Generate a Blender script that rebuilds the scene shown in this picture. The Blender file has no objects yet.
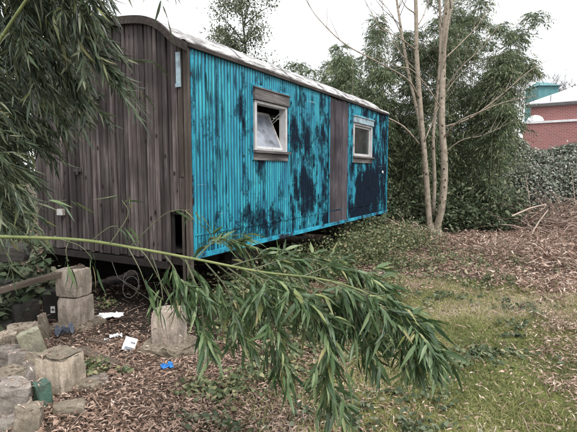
import bpy, bmesh, math, random
import numpy as np
from mathutils import Vector, Matrix, noise

SC = bpy.context.scene
COL = SC.collection
rnd = random.Random(7)
RS = np.random.RandomState(11)

# ------------------------------------------------------------------ camera
F_PX, W_PX, H_PX = 470.0, 577.0, 432.0
PITCH = math.radians(5.35)
EYE = 1.6
cam_d = bpy.data.cameras.new('camera')
cam = bpy.data.objects.new('camera', cam_d); COL.objects.link(cam)
cam.location = (0, 0, EYE)
cam.rotation_euler = (math.pi/2 - PITCH, 0, 0)
cam_d.sensor_width = 36.0
cam_d.lens = 36.0 * F_PX / W_PX
cam_d.clip_start = 0.05; cam_d.clip_end = 600
SC.camera = cam

# ------------------------------------------------------------------ sky and light: white overcast
world = bpy.data.worlds.new('World'); SC.world = world; world.use_nodes = True
wn = world.node_tree; wn.nodes.clear()
SUN_EL, SUN_ROT = math.radians(48), math.radians(150)
sky = wn.nodes.new('ShaderNodeTexSky'); sky.sky_type = 'NISHITA'; sky.sun_disc = False
sky.sun_elevation = SUN_EL; sky.sun_rotation = SUN_ROT
mixw = wn.nodes.new('ShaderNodeMix'); mixw.data_type = 'RGBA'
mixw.inputs[0].default_value = 0.9
wn.links.new(sky.outputs[0], mixw.inputs[6])
mixw.inputs[7].default_value = (9.0, 9.1, 9.3, 1)     # the closed cloud cover
bgn = wn.nodes.new('ShaderNodeBackground'); bgn.inputs[1].default_value = 0.10
wo = wn.nodes.new('ShaderNodeOutputWorld')
wn.links.new(mixw.outputs[2], bgn.inputs[0]); wn.links.new(bgn.outputs[0], wo.inputs[0])
sun_d = bpy.data.lights.new('sun', 'SUN'); sun_d.energy = 1.5; sun_d.angle = math.radians(20)
sun_d.color = (1, 0.96, 0.93)
sun = bpy.data.objects.new('sun', sun_d); COL.objects.link(sun)
# sun stands behind the camera, to its right
sun.rotation_euler = (math.radians(90)-SUN_EL, 0, math.radians(30))
SC.view_settings.view_transform = 'Standard'
try: SC.view_settings.look = 'None'
except Exception: pass
SC.view_settings.exposure = 0.95; SC.view_settings.gamma = 1.0
SC.view_settings.use_curve_mapping = False

# ------------------------------------------------------------------ helpers
def at(px, py, Y):
    """world point on the sight line of a measured photo position, at distance Y down the yard"""
    dx = (px-W_PX/2)/F_PX; dv = -(py-H_PX/2)/F_PX
    c, s = math.cos(PITCH), math.sin(PITCH)
    dy = c + dv*s; dz = -s + dv*c
    k = Y/dy
    return Vector((dx*k, Y, EYE+dz*k))

def gz(x, y):
    """gentle lie of the land"""
    x = np.asarray(x, float); y = np.asarray(y, float)
    h = 0.025*np.sin(x*1.7+0.6)*np.cos(y*1.3) + 0.018*np.sin(x*3.9+y*2.1) + 0.012*np.cos(x*7.1-y*5.3)
    h = h + 0.07*np.exp(-((x+1.85)**2/.35+(y-3.35)**2/.7))
    far = np.clip((y-9)/8, 0, 1)
    return h + far*0.05*np.sin(x*0.8)

def vnoise(x, y, seed=0):
    """value noise 0..1, vectorised"""
    x = np.asarray(x, float); y = np.asarray(y, float)
    xi = np.floor(x).astype(int); yi = np.floor(y).astype(int)
    fx = x-xi; fy = y-yi; fx = fx*fx*(3-2*fx); fy = fy*fy*(3-2*fy)
    def h(a, b):
        n = (a*374761393 + b*668265263 + seed*1442695) & 0xffffffff
        n = ((n ^ (n >> 13))*1274126177) & 0xffffffff
        return ((n ^ (n >> 16)) & 0xffff)/65535.0
    return (h(xi,yi)*(1-fx)+h(xi+1,yi)*fx)*(1-fy)+(h(xi,yi+1)*(1-fx)+h(xi+1,yi+1)*fx)*fy

def tag(o, label=None, cat=None, group=None, kind=None):
    if label: o['label'] = label
    if cat: o['category'] = cat
    if group: o['group'] = group
    if kind: o['kind'] = kind
    return o

def thing(name, label, cat, loc=(0,0,0), rz=0, group=None):
    o = bpy.data.objects.new(name, None); COL.objects.link(o)
    o.location = loc; o.rotation_euler = (0,0,rz); o.empty_display_size = .1
    return tag(o, label, cat, group)

def link(name, me, mat=None, parent=None, loc=None, smooth=False):
    o = bpy.data.objects.new(name, me); COL.objects.link(o)
    if mat is not None:
        for m in (mat if isinstance(mat, (list,tuple)) else [mat]): me.materials.append(m)
    if parent is not None: o.parent = parent
    if loc is not None: o.location = loc
    if smooth: me.polygons.foreach_set('use_smooth', [True]*len(me.polygons))
    return o

class MB:
    def __init__(s): s.v=[]; s.f=[]; s.t=[]
    def add(s, vs, fs, tint=0.5):
        b=len(s.v); s.v += [tuple(v) for v in vs]; s.f += [tuple(i+b for i in f) for f in fs]
        s.t += [tint]*len(vs)
    def box(s, x0,x1,y0,y1,z0,z1, tint=0.5, M=None):
        vs=[Vector(p) for p in ((x0,y0,z0),(x1,y0,z0),(x1,y1,z0),(x0,y1,z0),(x0,y0,z1),(x1,y0,z1),(x1,y1,z1),(x0,y1,z1))]
        if M: vs=[M@v for v in vs]
        s.add(vs, [(0,3,2,1),(4,5,6,7),(0,1,5,4),(1,2,6,5),(2,3,7,6),(3,0,4,7)], tint)
    def hexa(s, vs, tint=0.5):
        s.add(vs, [(0,3,2,1),(4,5,6,7),(0,1,5,4),(1,2,6,5),(2,3,7,6),(3,0,4,7)], tint)
    def tube(s, pts, rad, n=8, tint=0.5, cap=True, wob=0.0):
        pts=[Vector(p) for p in pts]; k=len(pts)
        if not hasattr(rad,'__len__'): rad=[rad]*k
        b=len(s.v); up=None
        for i,p in enumerate(pts):
            d=(pts[min(i+1,k-1)]-pts[max(i-1,0)]).normalized()
            if up is None:
                up=Vector((0,0,1)) if abs(d.z)<.9 else Vector((1,0,0))
            a=d.cross(up).normalized(); c=a.cross(d).normalized(); up=c
            for j in range(n):
                th=2*math.pi*j/n
                r=rad[i]*(1+wob*noise.noise(Vector((math.cos(th)*1.5,math.sin(th)*1.5,i*.35+b))))
                s.v.append(tuple(p+(a*math.cos(th)+c*math.sin(th))*r)); s.t.append(tint)
        for i in range(k-1):
            for j in range(n):
                q=(j+1)%n
                s.f.append((b+i*n+j,b+i*n+q,b+(i+1)*n+q,b+(i+1)*n+j))
        if cap:
            s.f.append(tuple(b+j for j in range(n))[::-1]); s.f.append(tuple(b+(k-1)*n+j for j in range(n)))
    def build(s, name, mat, parent=None, smooth=False, loc=None, bevel=0):
        me=bpy.data.meshes.new(name); me.from_pydata(s.v,[],s.f); me.update()
        a=me.attributes.new('tint','FLOAT','POINT'); a.data.foreach_set('value', s.t)
        if bevel:
            bm=bmesh.new(); bm.from_mesh(me)
            bmesh.ops.bevel(bm, geom=list(bm.edges), offset=bevel, segments=1, affect='EDGES', clamp_overlap=True)
            bm.to_mesh(me); bm.free()
        return link(name, me, mat, parent, loc, smooth)

def spline(ctrl, n):
    """Catmull-Rom through control points"""
    P=[Vector(c) for c in ctrl]; P=[P[0]*2-P[1]]+P+[P[-1]*2-P[-2]]
    out=[]; seg=len(P)-3
    for i in range(n+1):
        t=i/n*seg; k=min(int(t),seg-1); u=t-k
        a,b,c,d=P[k:k+4]
        out.append(.5*((2*b)+(c-a)*u+(2*a-5*b+4*c-d)*u*u+(3*b-a-3*c+d)*u**3))
    return out

def nrmz(a): return a/np.maximum(np.linalg.norm(a,axis=-1,keepdims=True),1e-9)

# leaf templates: rows of (s along, w across) and faces
def tmpl_hi():
    st=[0,.14,.38,.66,1.0]; wd=[.12,.75,1.0,.62,0]
    S=[];W=[];F=[]
    for s,w in zip(st[:-1],wd[:-1]): S+= [s,s,s]; W+=[-w,0,w]
    S.append(1.0); W.append(0)
    for i in range(3):
        b=i*3; F += [(b,b+3,b+4,b+1),(b+1,b+4,b+5,b+2)]
    F += [(9,12,10,10),(10,12,11,11)]
    return np.array(S),np.array(W),F
T_HI=tmpl_hi()
T_MID=(np.array([0,.35,.35,.7,.7,1.0]),np.array([0,-1,1,-.7,.7,0.]),[(0,1,2,2),(1,3,4,2),(3,5,4,4)])
T_LO=(np.array([0,.45,.45,1.0]),np.array([0,-1,1,0.]),[(0,1,3,2)])
T_OV=(np.array([0,.25,.25,.3,.65,.65,.65,1.0]),np.array([0,-.9,.9,0,-.75,.75,0,0.]),
      [(0,1,3,3),(0,3,2,2),(1,4,6,3),(3,6,5,2),(4,7,6,6),(6,7,5,5)])

def leaf_mesh(name, P, D, L, W, tmpl, mat, parent=None, bend=.12, fold=.25, droop=0., flat=None, tint=None, seed=1):
    """one mesh of many leaves; P roots, D directions, L lengths, W half widths"""
    rs=np.random.RandomState(seed)
    P=np.asarray(P,float); D=nrmz(np.asarray(D,float)); N=len(P)
    L=np.broadcast_to(L,(N,)).astype(float); W=np.broadcast_to(W,(N,)).astype(float)
    if flat is None:
        ref=rs.normal(size=(N,3))+np.array([0,0,.8])
    else:
        ref=np.array([0,0,1.])+rs.normal(size=(N,3))*flat
    side=nrmz(np.cross(D,ref)); nr=np.cross(side,D)
    S,Wt,F=tmpl
    tri=[f for f in F if len(set(f))==3]; quad=[f for f in F if len(set(f))==4]
    k=len(S)
    bd=(bend*rs.uniform(.3,1.7,N))[:,None]
    V=(P[:,None,:]+D[:,None,:]*(S[None,:]*L[:,None])[...,None]
       +side[:,None,:]*(Wt[None,:]*W[:,None])[...,None]
       +nr[:,None,:]*((fold*np.abs(Wt)[None,:]*W[:,None])-(bd*(S**2)[None,:]*L[:,None]))[...,None])
    V[...,2]-=droop*(S**2)[None,:]*L[:,None]
    V=V.reshape(-1,3)
    base=(np.arange(N)*k)[:,None]
    loops=[];starts=[];pos=0
    q=np.array(quad,int).reshape(-1,4) if quad else np.zeros((0,4),int)
    t=np.array([list(dict.fromkeys(f)) for f in tri],int).reshape(-1,3) if tri else np.zeros((0,3),int)
    lq=(base[:,:,None]+q[None]).reshape(-1); lt=(base[:,:,None]+t[None]).reshape(-1)
    nq=len(q)*N; nt=len(t)*N
    me=bpy.data.meshes.new(name)
    me.vertices.add(len(V)); me.vertices.foreach_set('co',V.ravel())
    me.loops.add(len(lq)+len(lt)); me.loops.foreach_set('vertex_index',np.concatenate([lq,lt]))
    me.polygons.add(nq+nt)
    ls=np.concatenate([np.arange(nq)*4, nq*4+np.arange(nt)*3]).astype(int)
    me.polygons.foreach_set('loop_start',ls)
    me.update(calc_edges=True); me.validate()
    if tint is None: tint=rs.uniform(0,1,N)
    a=me.attributes.new('tint','FLOAT','POINT'); a.data.foreach_set('value',np.repeat(tint,k).astype(float))
    return link(name,me,mat,parent)

# ------------------------------------------------------------------ materials
def new_mat(name):
    m=bpy.data.materials.new(name); m.use_nodes=True; nt=m.node_tree; nt.nodes.clear()
    out=nt.nodes.new('ShaderNodeOutputMaterial'); b=nt.nodes.new('ShaderNodeBsdfPrincipled')
    nt.links.new(b.outputs[0],out.inputs[0])
    return m,nt,b,out
def nd(nt,t,**kw):
    n=nt.nodes.new(t)
    for k,v in kw.items(): setattr(n,k,v)
    return n
def ramp(nt,fac,stops,interp='LINEAR'):
    r=nt.nodes.new('ShaderNodeValToRGB'); cr=r.color_ramp; cr.interpolation=interp
    while len(cr.elements)>1: cr.elements.remove(cr.elements[-1])
    for i,(p,c) in enumerate(stops):
        e=cr.elements[0] if i==0 else cr.elements.new(p)
        e.position=p; e.color=(*c,1) if len(c)==3 else c
    nt.links.new(fac,r.inputs[0]); return r.outputs[0]
def noise_n(nt,scale,detail=4,rough=.6,vec=None,dist=0):
    n=nt.nodes.new('ShaderNodeTexNoise'); n.inputs['Scale'].default_value=scale
    n.inputs['Detail'].default_value=detail; n.inputs['Roughness'].default_value=rough; n.inputs['Distortion'].default_value=dist
    if vec is not None: nt.links.new(vec,n.inputs['Vector'])
    return n.outputs[0]
def coords(nt,scale=(1,1,1),loc=(0,0,0),kind='Object'):
    tc=nt.nodes.new('ShaderNodeTexCoord'); mp=nt.nodes.new('ShaderNodeMapping')
    mp.inputs['Scale'].default_value=scale; mp.inputs['Location'].default_value=loc
    nt.links.new(tc.outputs[kind],mp.inputs[0]); return mp.outputs[0]
def mixc(nt,fac,a,b,mode='MIX'):
    m=nt.nodes.new('ShaderNodeMix'); m.data_type='RGBA'; m.blend_type=mode
    for s,v in ((m.inputs[0],fac),(m.inputs[6],a),(m.inputs[7],b)):
        if hasattr(v,'is_linked'): nt.links.new(v,s)
        elif hasattr(v,'__len__'): s.default_value=(*v,1)
        else: s.default_value=v
    return m.outputs[2]
def mth(nt,op,a,b=0.,clamp=False):
    m=nt.nodes.new('ShaderNodeMath'); m.operation=op; m.use_clamp=clamp
    for i,v in enumerate((a,b)):
        if hasattr(v,'is_linked'): nt.links.new(v,m.inputs[i])
        else: m.inputs[i].default_value=v
    return m.outputs[0]
def bump(nt,b,h,strength=.4,dist=.01):
    n=nt.nodes.new('ShaderNodeBump'); n.inputs['Strength'].default_value=strength; n.inputs['Distance'].default_value=dist
    nt.links.new(h,n.inputs['Height']); nt.links.new(n.outputs[0],b.inputs['Normal'])
def attr(nt,name='tint'):
    a=nt.nodes.new('ShaderNodeAttribute'); a.attribute_name=name; return a.outputs['Fac']

def leaf_mat(name, stops, rough=.45, trans=.25, spec=.5):
    m,nt,b,out=new_mat(name)
    c=ramp(nt,attr(nt),stops)
    nz=noise_n(nt,30,3,.6,coords(nt))
    c=mixc(nt,mth(nt,'MULTIPLY',nz,.2),c,(.03,.03,.02))
    nt.links.new(c,b.inputs['Base Color']); b.inputs['Roughness'].default_value=rough
    b.inputs['Specular IOR Level'].default_value=spec
    if trans>0:
        t=nt.nodes.new('ShaderNodeBsdfTranslucent'); nt.links.new(c,t.inputs[0])
        ms=nt.nodes.new('ShaderNodeMixShader'); ms.inputs[0].default_value=trans
        nt.links.new(b.outputs[0],ms.inputs[1]); nt.links.new(t.outputs[0],ms.inputs[2])
        nt.links.new(ms.outputs[0],out.inputs[0])
    return m

M={}
M['bamboo_leaf']=leaf_mat('bamboo_leaf',[(0,(0.029,0.065,0.023)),(.35,(0.058,0.112,0.041)),(.7,(0.112,0.179,0.071)),(.9,(0.190,0.258,0.115)),(.97,(0.246,0.280,0.092)),(1,(0.381,0.325,0.161))],.42,.2)
M['hang_leaf']=leaf_mat('hang_leaf',[(0,(0.019,0.037,0.020)),(.35,(0.046,0.071,0.037)),(.7,(0.096,0.132,0.069)),(.92,(0.204,0.230,0.138)),(.97,(0.204,0.230,0.075)),(1,(0.312,0.276,0.163))],.42,.18)
M['thicket_leaf']=leaf_mat('thicket_leaf',[(0,(0.044,0.075,0.037)),(.4,(0.097,0.143,0.071)),(.75,(0.186,0.237,0.118)),(.93,(0.310,0.351,0.185)),(1,(0.528,0.486,0.286))],.45,.22)
M['olive_leaf']=leaf_mat('olive_leaf',[(0,(.06,.085,.05)),(.5,(.14,.175,.10)),(1,(.25,.27,.17))],.5,.2)
M['hedge_leaf']=leaf_mat('hedge_leaf',[(0,(0.071,0.094,0.062)),(.4,(0.172,0.202,0.149)),(.75,(0.316,0.329,0.265)),(1,(0.517,0.470,0.421))],.5,.1)
M['ivy_leaf']=leaf_mat('ivy_leaf',[(0,(.035,.055,.028)),(.5,(.085,.12,.06)),(.85,(.16,.19,.11)),(1,(.25,.25,.17))],.6,.15,.3)
M['weed_leaf']=leaf_mat('weed_leaf',[(0,(0.054,0.081,0.034)),(.45,(0.120,0.161,0.066)),(.75,(0.228,0.253,0.120)),(.9,(0.348,0.322,0.168)),(1,(0.396,0.265,0.180))],.5,.2)
M['litter']=leaf_mat('litter',[(0,(0.066,0.043,0.032)),(.25,(0.198,0.123,0.087)),(.55,(0.409,0.278,0.211)),(.8,(0.635,0.471,0.378)),(1,(0.850,0.722,0.614))],.7,.1,.3)
M['moss_blade']=leaf_mat('moss_blade',[(0,(0.110,0.142,0.054)),(.3,(0.233,0.262,0.093)),(.6,(0.404,0.393,0.171)),(.8,(0.575,0.469,0.325)),(1,(0.759,0.600,0.590))],.6,.3,.3)
M['dry_twig']=leaf_mat('dry_twig',[(0,(0.115,0.073,0.055)),(.5,(0.299,0.202,0.160)),(1,(0.575,0.459,0.385))],.8,0,.2)

def wood_mat(name, dark, mid, light, axis='z', rough=.85, knots=True, tintamt=.6):
    m,nt,b,out=new_mat(name)
    st={'z':(9,9,.55),'x':(.55,9,9),'y':(9,.55,9)}[axis]
    v=coords(nt,st)
    # shift the grain per board
    cx=nt.nodes.new('ShaderNodeVectorMath'); cx.operation='ADD'
    cmb=nt.nodes.new('ShaderNodeCombineXYZ'); t=attr(nt)
    t37=mth(nt,'MULTIPLY',t,37.)
    for i in range(3): nt.links.new(t37,cmb.inputs[i])
    nt.links.new(v,cx.inputs[0]); nt.links.new(cmb.outputs[0],cx.inputs[1]); v=cx.outputs[0]
    g=noise_n(nt,3.,6,.7,v,.4)
    c=ramp(nt,g,[(.25,dark),(.5,mid),(.75,light)])
    tt=ramp(nt,t,[(0,(.45,.42,.42)),(.5,(.95,.92,.92)),(1,(1.5,1.42,1.4))])
    c=mixc(nt,tintamt,c,mixc(nt,1.,c,tt,'MULTIPLY'))
    big=noise_n(nt,1.3,3,.5,coords(nt))
    c=mixc(nt,ramp(nt,big,[(.4,(0,0,0)),(.62,(.7,.7,.7))]),c,dark)
    if knots:
        vo=nt.nodes.new('ShaderNodeTexVoronoi'); vo.inputs['Scale'].default_value=1.0
        nt.links.new(coords(nt,{'z':(9,9,4.5),'x':(4.5,9,9),'y':(9,4.5,9)}[axis]),vo.inputs['Vector'])
        k=ramp(nt,vo.outputs['Distance'],[(.09,(1,1,1)),(.17,(0,0,0))])
        c=mixc(nt,k,c,(.015,.011,.01))
    nt.links.new(c,b.inputs['Base Color']); b.inputs['Roughness'].default_value=rough
    b.inputs['Specular IOR Level'].default_value=.25
    bump(nt,b,g,.5,.006)
    return m
M['plank']=wood_mat('plank',(.020,.016,.015),(.080,.068,.064),(.215,.198,.192),tintamt=.85)
M['trim_wood']=wood_mat('trim_wood',(.02,.016,.014),(.06,.048,.042),(.14,.12,.11),knots=False,axis='x')
M['post_wood']=wood_mat('post_wood',(.025,.02,.016),(.08,.066,.055),(.17,.15,.13),knots=False)
M['hood_wood']=wood_mat('hood_wood',(.03,.027,.025),(.14,.13,.125),(.36,.35,.345),axis='x',knots=False)
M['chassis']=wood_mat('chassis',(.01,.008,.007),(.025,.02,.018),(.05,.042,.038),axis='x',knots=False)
M['mauve']=wood_mat('mauve_board',(.006,.005,.007),(.085,.074,.082),(.17,.15,.163),knots=False)
M['raw_timber']=wood_mat('raw_timber',(.05,.04,.03),(.14,.11,.085),(.26,.22,.18),axis='x',knots=False)

def blue_mat():
    m,nt,b,out=new_mat('blue_corrugated')
    tc=nt.nodes.new('ShaderNodeTexCoord'); sp=nt.nodes.new('ShaderNodeSeparateXYZ'); nt.links.new(tc.outputs['Object'],sp.inputs[0])
    X,Z=sp.outputs[0],sp.outputs[2]
    # paint colours
    n1=noise_n(nt,1.,5,.65,coords(nt,(7,1,1.1)))
    paint=ramp(nt,n1,[(.28,(.006,.10,.17)),(.44,(.012,.24,.34)),(.60,(.03,.39,.47)),(.8,(.16,.55,.60))])
    n2=noise_n(nt,1.,4,.7,coords(nt,(26,1,1.6),(3,0,0)))
    paint=mixc(nt,ramp(nt,n2,[(.45,(0,0,0)),(.75,(.6,.6,.6))]),paint,(.004,.10,.20))
    # worn dark patches: ragged vertical runs, more of them towards the far end and low down
    a=noise_n(nt,1.,6,.68,coords(nt,(3.2,1,1.5),(1.3,0,2.2)),.3)
    fine=noise_n(nt,1.,6,.75,coords(nt,(40,1,16),(5,0,1)))
    Xs=mth(nt,'MULTIPLY',mth(nt,'FLOOR',mth(nt,'DIVIDE',X,.055)),.77)
    cbx=nt.nodes.new('ShaderNodeCombineXYZ'); nt.links.new(Xs,cbx.inputs[0]); nt.links.new(mth(nt,'MULTIPLY',Z,3.4),cbx.inputs[2])
    a2=mth(nt,'ADD',mth(nt,'MULTIPLY',noise_n(nt,1.,5,.7,cbx.outputs[0]),.62),mth(nt,'MULTIPLY',fine,.38))
    sx=mth(nt,'MULTIPLY',mth(nt,'SUBTRACT',X,2.2),.020)
    sz=mth(nt,'MULTIPLY',mth(nt,'SUBTRACT',1.75,Z),.02)
    s=mth(nt,'ADD',mth(nt,'ADD',mth(nt,'MULTIPLY',a,.72),mth(nt,'MULTIPLY',a2,.42)),mth(nt,'ADD',sx,sz))
    # big bare field under the far window
    dx=mth(nt,'DIVIDE',mth(nt,'SUBTRACT',X,5.3),.85); dz=mth(nt,'DIVIDE',mth(nt,'SUBTRACT',Z,1.25),.5)
    d=mth(nt,'SQRT',mth(nt,'ADD',mth(nt,'MULTIPLY',dx,dx),mth(nt,'MULTIPLY',dz,dz)))
    s=mth(nt,'ADD',s,mth(nt,'MULTIPLY',mth(nt,'SUBTRACT',1.,d,True),.17))
    dx=mth(nt,'DIVIDE',mth(nt,'SUBTRACT',X,2.6),.55); dz=mth(nt,'DIVIDE',mth(nt,'SUBTRACT',Z,1.3),.75)
    d=mth(nt,'SQRT',mth(nt,'ADD',mth(nt,'MULTIPLY',dx,dx),mth(nt,'MULTIPLY',dz,dz)))
    s=mth(nt,'ADD',s,mth(nt,'MULTIPLY',mth(nt,'SUBTRACT',1.,d,True),.10))
    mask=ramp(nt,s,[(.565,(0,0,0)),(.60,(.7,.7,.7)),(.65,(1,1,1))])
    dr_=noise_n(nt,1.,5,.75,coords(nt,(34,1,1.0),(7,0,3)))
    dr2=noise_n(nt,1.,3,.6,coords(nt,(1.6,1,1.3),(2,0,8)))
    mask=mth(nt,'MAXIMUM',mask,ramp(nt,mth(nt,'ADD',mth(nt,'MULTIPLY',dr_,.7),mth(nt,'MULTIPLY',dr2,.5)),[(.645,(0,0,0)),(.685,(.9,.9,.9))]))
    bare=ramp(nt,noise_n(nt,9,4,.6,coords(nt)),[(.3,(.003,.003,.006)),(.7,(.011,.012,.020))])
    c=mixc(nt,mask,paint,bare)
    # rust brown freckles and pale scuffs
    fr=noise_n(nt,1.,3,.6,coords(nt,(60,1,22)))
    c=mixc(nt,ramp(nt,fr,[(.70,(0,0,0)),(.76,(.8,.8,.8))]),c,(.03,.026,.035))
    sc=noise_n(nt,1.,2,.5,coords(nt,(1.2,1,38),(0,0,4)),.8)
    sc2=noise_n(nt,1.,2,.5,coords(nt,(1.1,1,1.0),(9,0,4)))
    c=mixc(nt,mth(nt,'MULTIPLY',ramp(nt,sc,[(.70,(0,0,0)),(.74,(.7,.7,.7))]),ramp(nt,sc2,[(.5,(0,0,0)),(.6,(1,1,1))])),c,(.35,.55,.6))
    # darker in the grooves of the profile
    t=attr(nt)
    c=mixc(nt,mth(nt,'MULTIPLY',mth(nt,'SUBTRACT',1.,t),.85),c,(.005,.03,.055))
    nt.links.new(c,b.inputs['Base Color']); b.inputs['Roughness'].default_value=.5
    nt.links.new(mth(nt,'SUBTRACT',.35,mth(nt,'MULTIPLY',mask,.3)),b.inputs['Specular IOR Level'])
    bump(nt,b,mth(nt,'ADD',mth(nt,'MULTIPLY',mask,-.6),a2),.35,.004)
    return m
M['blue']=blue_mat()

def stone_mat(name,stops,st=(1,1,1)):
    m,nt,b,out=new_mat(name)
    n=noise_n(nt,7,9,.72,coords(nt,st)); c=ramp(nt,n,stops)
    dk=noise_n(nt,2.6,6,.7,coords(nt)); c=mixc(nt,ramp(nt,dk,[(.5,(0,0,0)),(.62,(.55,.55,.55))]),c,(.075,.068,.052))
    ms=noise_n(nt,5,6,.7,coords(nt,(1,1,1),(4,2,7))); c=mixc(nt,ramp(nt,ms,[(.55,(0,0,0)),(.68,(.35,.35,.35))]),c,(.12,.12,.075))
    g=noise_n(nt,90,3,.7,coords(nt)); c=mixc(nt,.55,c,ramp(nt,g,[(.3,(.4,.4,.4)),(.7,(1.3,1.3,1.3))]),'MULTIPLY')
    nt.links.new(c,b.inputs['Base Color']); b.inputs['Roughness'].default_value=.92; b.inputs['Specular IOR Level'].default_value=.2
    bump(nt,b,mth(nt,'ADD',n,mth(nt,'MULTIPLY',g,.35)),.8,.012)
    return m
def plain_mat(name,stops,scale=6,rough=.7,bumps=.3,detail=5,metal=0,spec=.4,st=(1,1,1)):
    m,nt,b,out=new_mat(name)
    n=noise_n(nt,scale,detail,.65,coords(nt,st))
    c=ramp(nt,n,stops); nt.links.new(c,b.inputs['Base Color']); b.inputs['Roughness'].default_value=rough
    b.inputs['Metallic'].default_value=metal; b.inputs['Specular IOR Level'].default_value=spec
    if bumps: bump(nt,b,noise_n(nt,scale*5,4,.6,coords(nt,st)),bumps,.01)
    return m
M['roof_skin']=plain_mat('roof_skin',[(.36,(.05,.045,.042)),(.44,(.22,.21,.20)),(.54,(.5,.49,.48)),(.8,(.72,.72,.72))],3.2,.55,.3,st=(1,3,3))
M['blue_trim']=plain_mat('blue_trim',[(.40,(.006,.010,.02)),(.47,(.01,.16,.25)),(.6,(.015,.30,.42)),(.75,(.10,.45,.52))],5,.6,.2,detail=8)
M['pale_blue']=plain_mat('pale_blue',[(.3,(.14,.16,.17)),(.5,(.26,.36,.40)),(.8,(.45,.52,.55))],9,.6,.2)
M['white_frame']=plain_mat('white_frame',[(.30,(.14,.13,.12)),(.42,(.42,.415,.405)),(.75,(.55,.55,.55))],7,.55,.2)
M['dark_metal']=plain_mat('dark_metal',[(.3,(.015,.013,.012)),(.7,(.05,.04,.035))],14,.6,.2)
M['soft_black']=plain_mat('soft_black',[(.3,(.012,.011,.010)),(.7,(.028,.025,.022))],6,.8,.2)
M['stone']=stone_mat('sandstone',[(.3,(0.200,0.166,0.130)),(.5,(0.413,0.343,0.285)),(.7,(0.575,0.497,0.427))],(3,3,.8))
M['stone_grey']=stone_mat('stone_grey',[(.3,(0.150,0.131,0.114)),(.5,(0.300,0.264,0.231)),(.7,(0.480,0.433,0.384))])
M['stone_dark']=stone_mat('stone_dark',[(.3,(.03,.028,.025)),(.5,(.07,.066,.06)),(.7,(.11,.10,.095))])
M['mortar']=stone_mat('mortar_mud',[(.3,(0.128,0.104,0.075)),(.5,(0.256,0.217,0.165)),(.7,(0.412,0.354,0.275))])
M['lime_stone']=stone_mat('lime_stone',[(.3,(0.235,0.225,0.157)),(.5,(0.422,0.406,0.290)),(.7,(0.586,0.553,0.460))])
M['beige_block']=stone_mat('beige_block',[(.3,(0.275,0.219,0.158)),(.5,(0.525,0.437,0.339)),(.7,(0.700,0.603,0.496))],(4,4,.5))
M['green_paint']=plain_mat('green_paint',[(.35,(.07,.09,.07)),(.55,(.06,.12,.09)),(.8,(.08,.17,.125))],9,.6,.4)
M['paper']=plain_mat('paper',[(.28,(.25,.25,.24)),(.4,(.72,.72,.72)),(.8,(.82,.82,.83))],9,.5,.2)
M['blue_plastic']=plain_mat('blue_plastic',[(.3,(.01,.10,.35)),(.6,(.03,.25,.65)),(.85,(.3,.5,.8))],16,.3,.3)
M['grey_plastic']=plain_mat('grey_plastic',[(.3,(.05,.06,.08)),(.6,(.13,.15,.19)),(.8,(.25,.28,.32))],12,.35,.3)
M['bark_pale']=plain_mat('bark_pale',[(.28,(.09,.075,.06)),(.42,(.23,.195,.16)),(.75,(.36,.315,.265))],3.0,.85,.6,detail=8,st=(3,3,4))
def bark_mat():
    m,nt,b,out=new_mat('bark_pale')
    n=noise_n(nt,3.,8,.65,coords(nt,(3,3,4))); c=ramp(nt,n,[(.28,(.11,.09,.07)),(.42,(.28,.235,.18)),(.75,(.44,.38,.31))])
    g=noise_n(nt,4.,5,.7,coords(nt,(5,5,1.2),(3,1,2))); c=mixc(nt,ramp(nt,g,[(.52,(0,0,0)),(.66,(.6,.6,.6))]),c,(.10,.10,.065))
    vo=nt.nodes.new('ShaderNodeTexVoronoi'); vo.inputs['Scale'].default_value=1.; nt.links.new(coords(nt,(7,7,6)),vo.inputs['Vector'])
    wv=mth(nt,'ADD',vo.outputs['Distance'],mth(nt,'MULTIPLY',n,.12))
    c=mixc(nt,ramp(nt,wv,[(.19,(1,1,1)),(.27,(0,0,0))]),c,(.04,.032,.026))
    nt.links.new(c,b.inputs['Base Color']); b.inputs['Roughness'].default_value=.85; b.inputs['Specular IOR Level'].default_value=.2
    bump(nt,b,mth(nt,'ADD',n,g),.6,.012); return m
M['bark_pale']=bark_mat()
M['bark_dark']=plain_mat('bark_dark',[(.3,(.05,.042,.035)),(.7,(.14,.12,.10))],9,.9,.6)
M['culm']=plain_mat('culm_green',[(.3,(.10,.13,.045)),(.55,(.18,.21,.075)),(.8,(.28,.29,.13))],7,.45,.1,st=(1,1,1))
M['culm_dark']=plain_mat('culm_dark',[(.3,(.06,.07,.035)),(.6,(.12,.13,.07)),(.8,(.22,.21,.13))],5,.6,.1)
M['teal']=plain_mat('teal_sheet',[(.3,(.05,.17,.18)),(.7,(.10,.26,.27))],3,.5,.1)
M['white_coat']=plain_mat('white_coat',[(.3,(.55,.55,.55)),(.7,(.78,.78,.78))],3,.6,.1)
M['roof_pale']=plain_mat('roof_pale',[(.3,(.62,.63,.64)),(.7,(.8,.8,.81))],1.5,.45,.1)
M['gutter']=plain_mat('gutter',[(.3,(.06,.055,.055)),(.7,(.13,.12,.12))],4,.6,.1)

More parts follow.
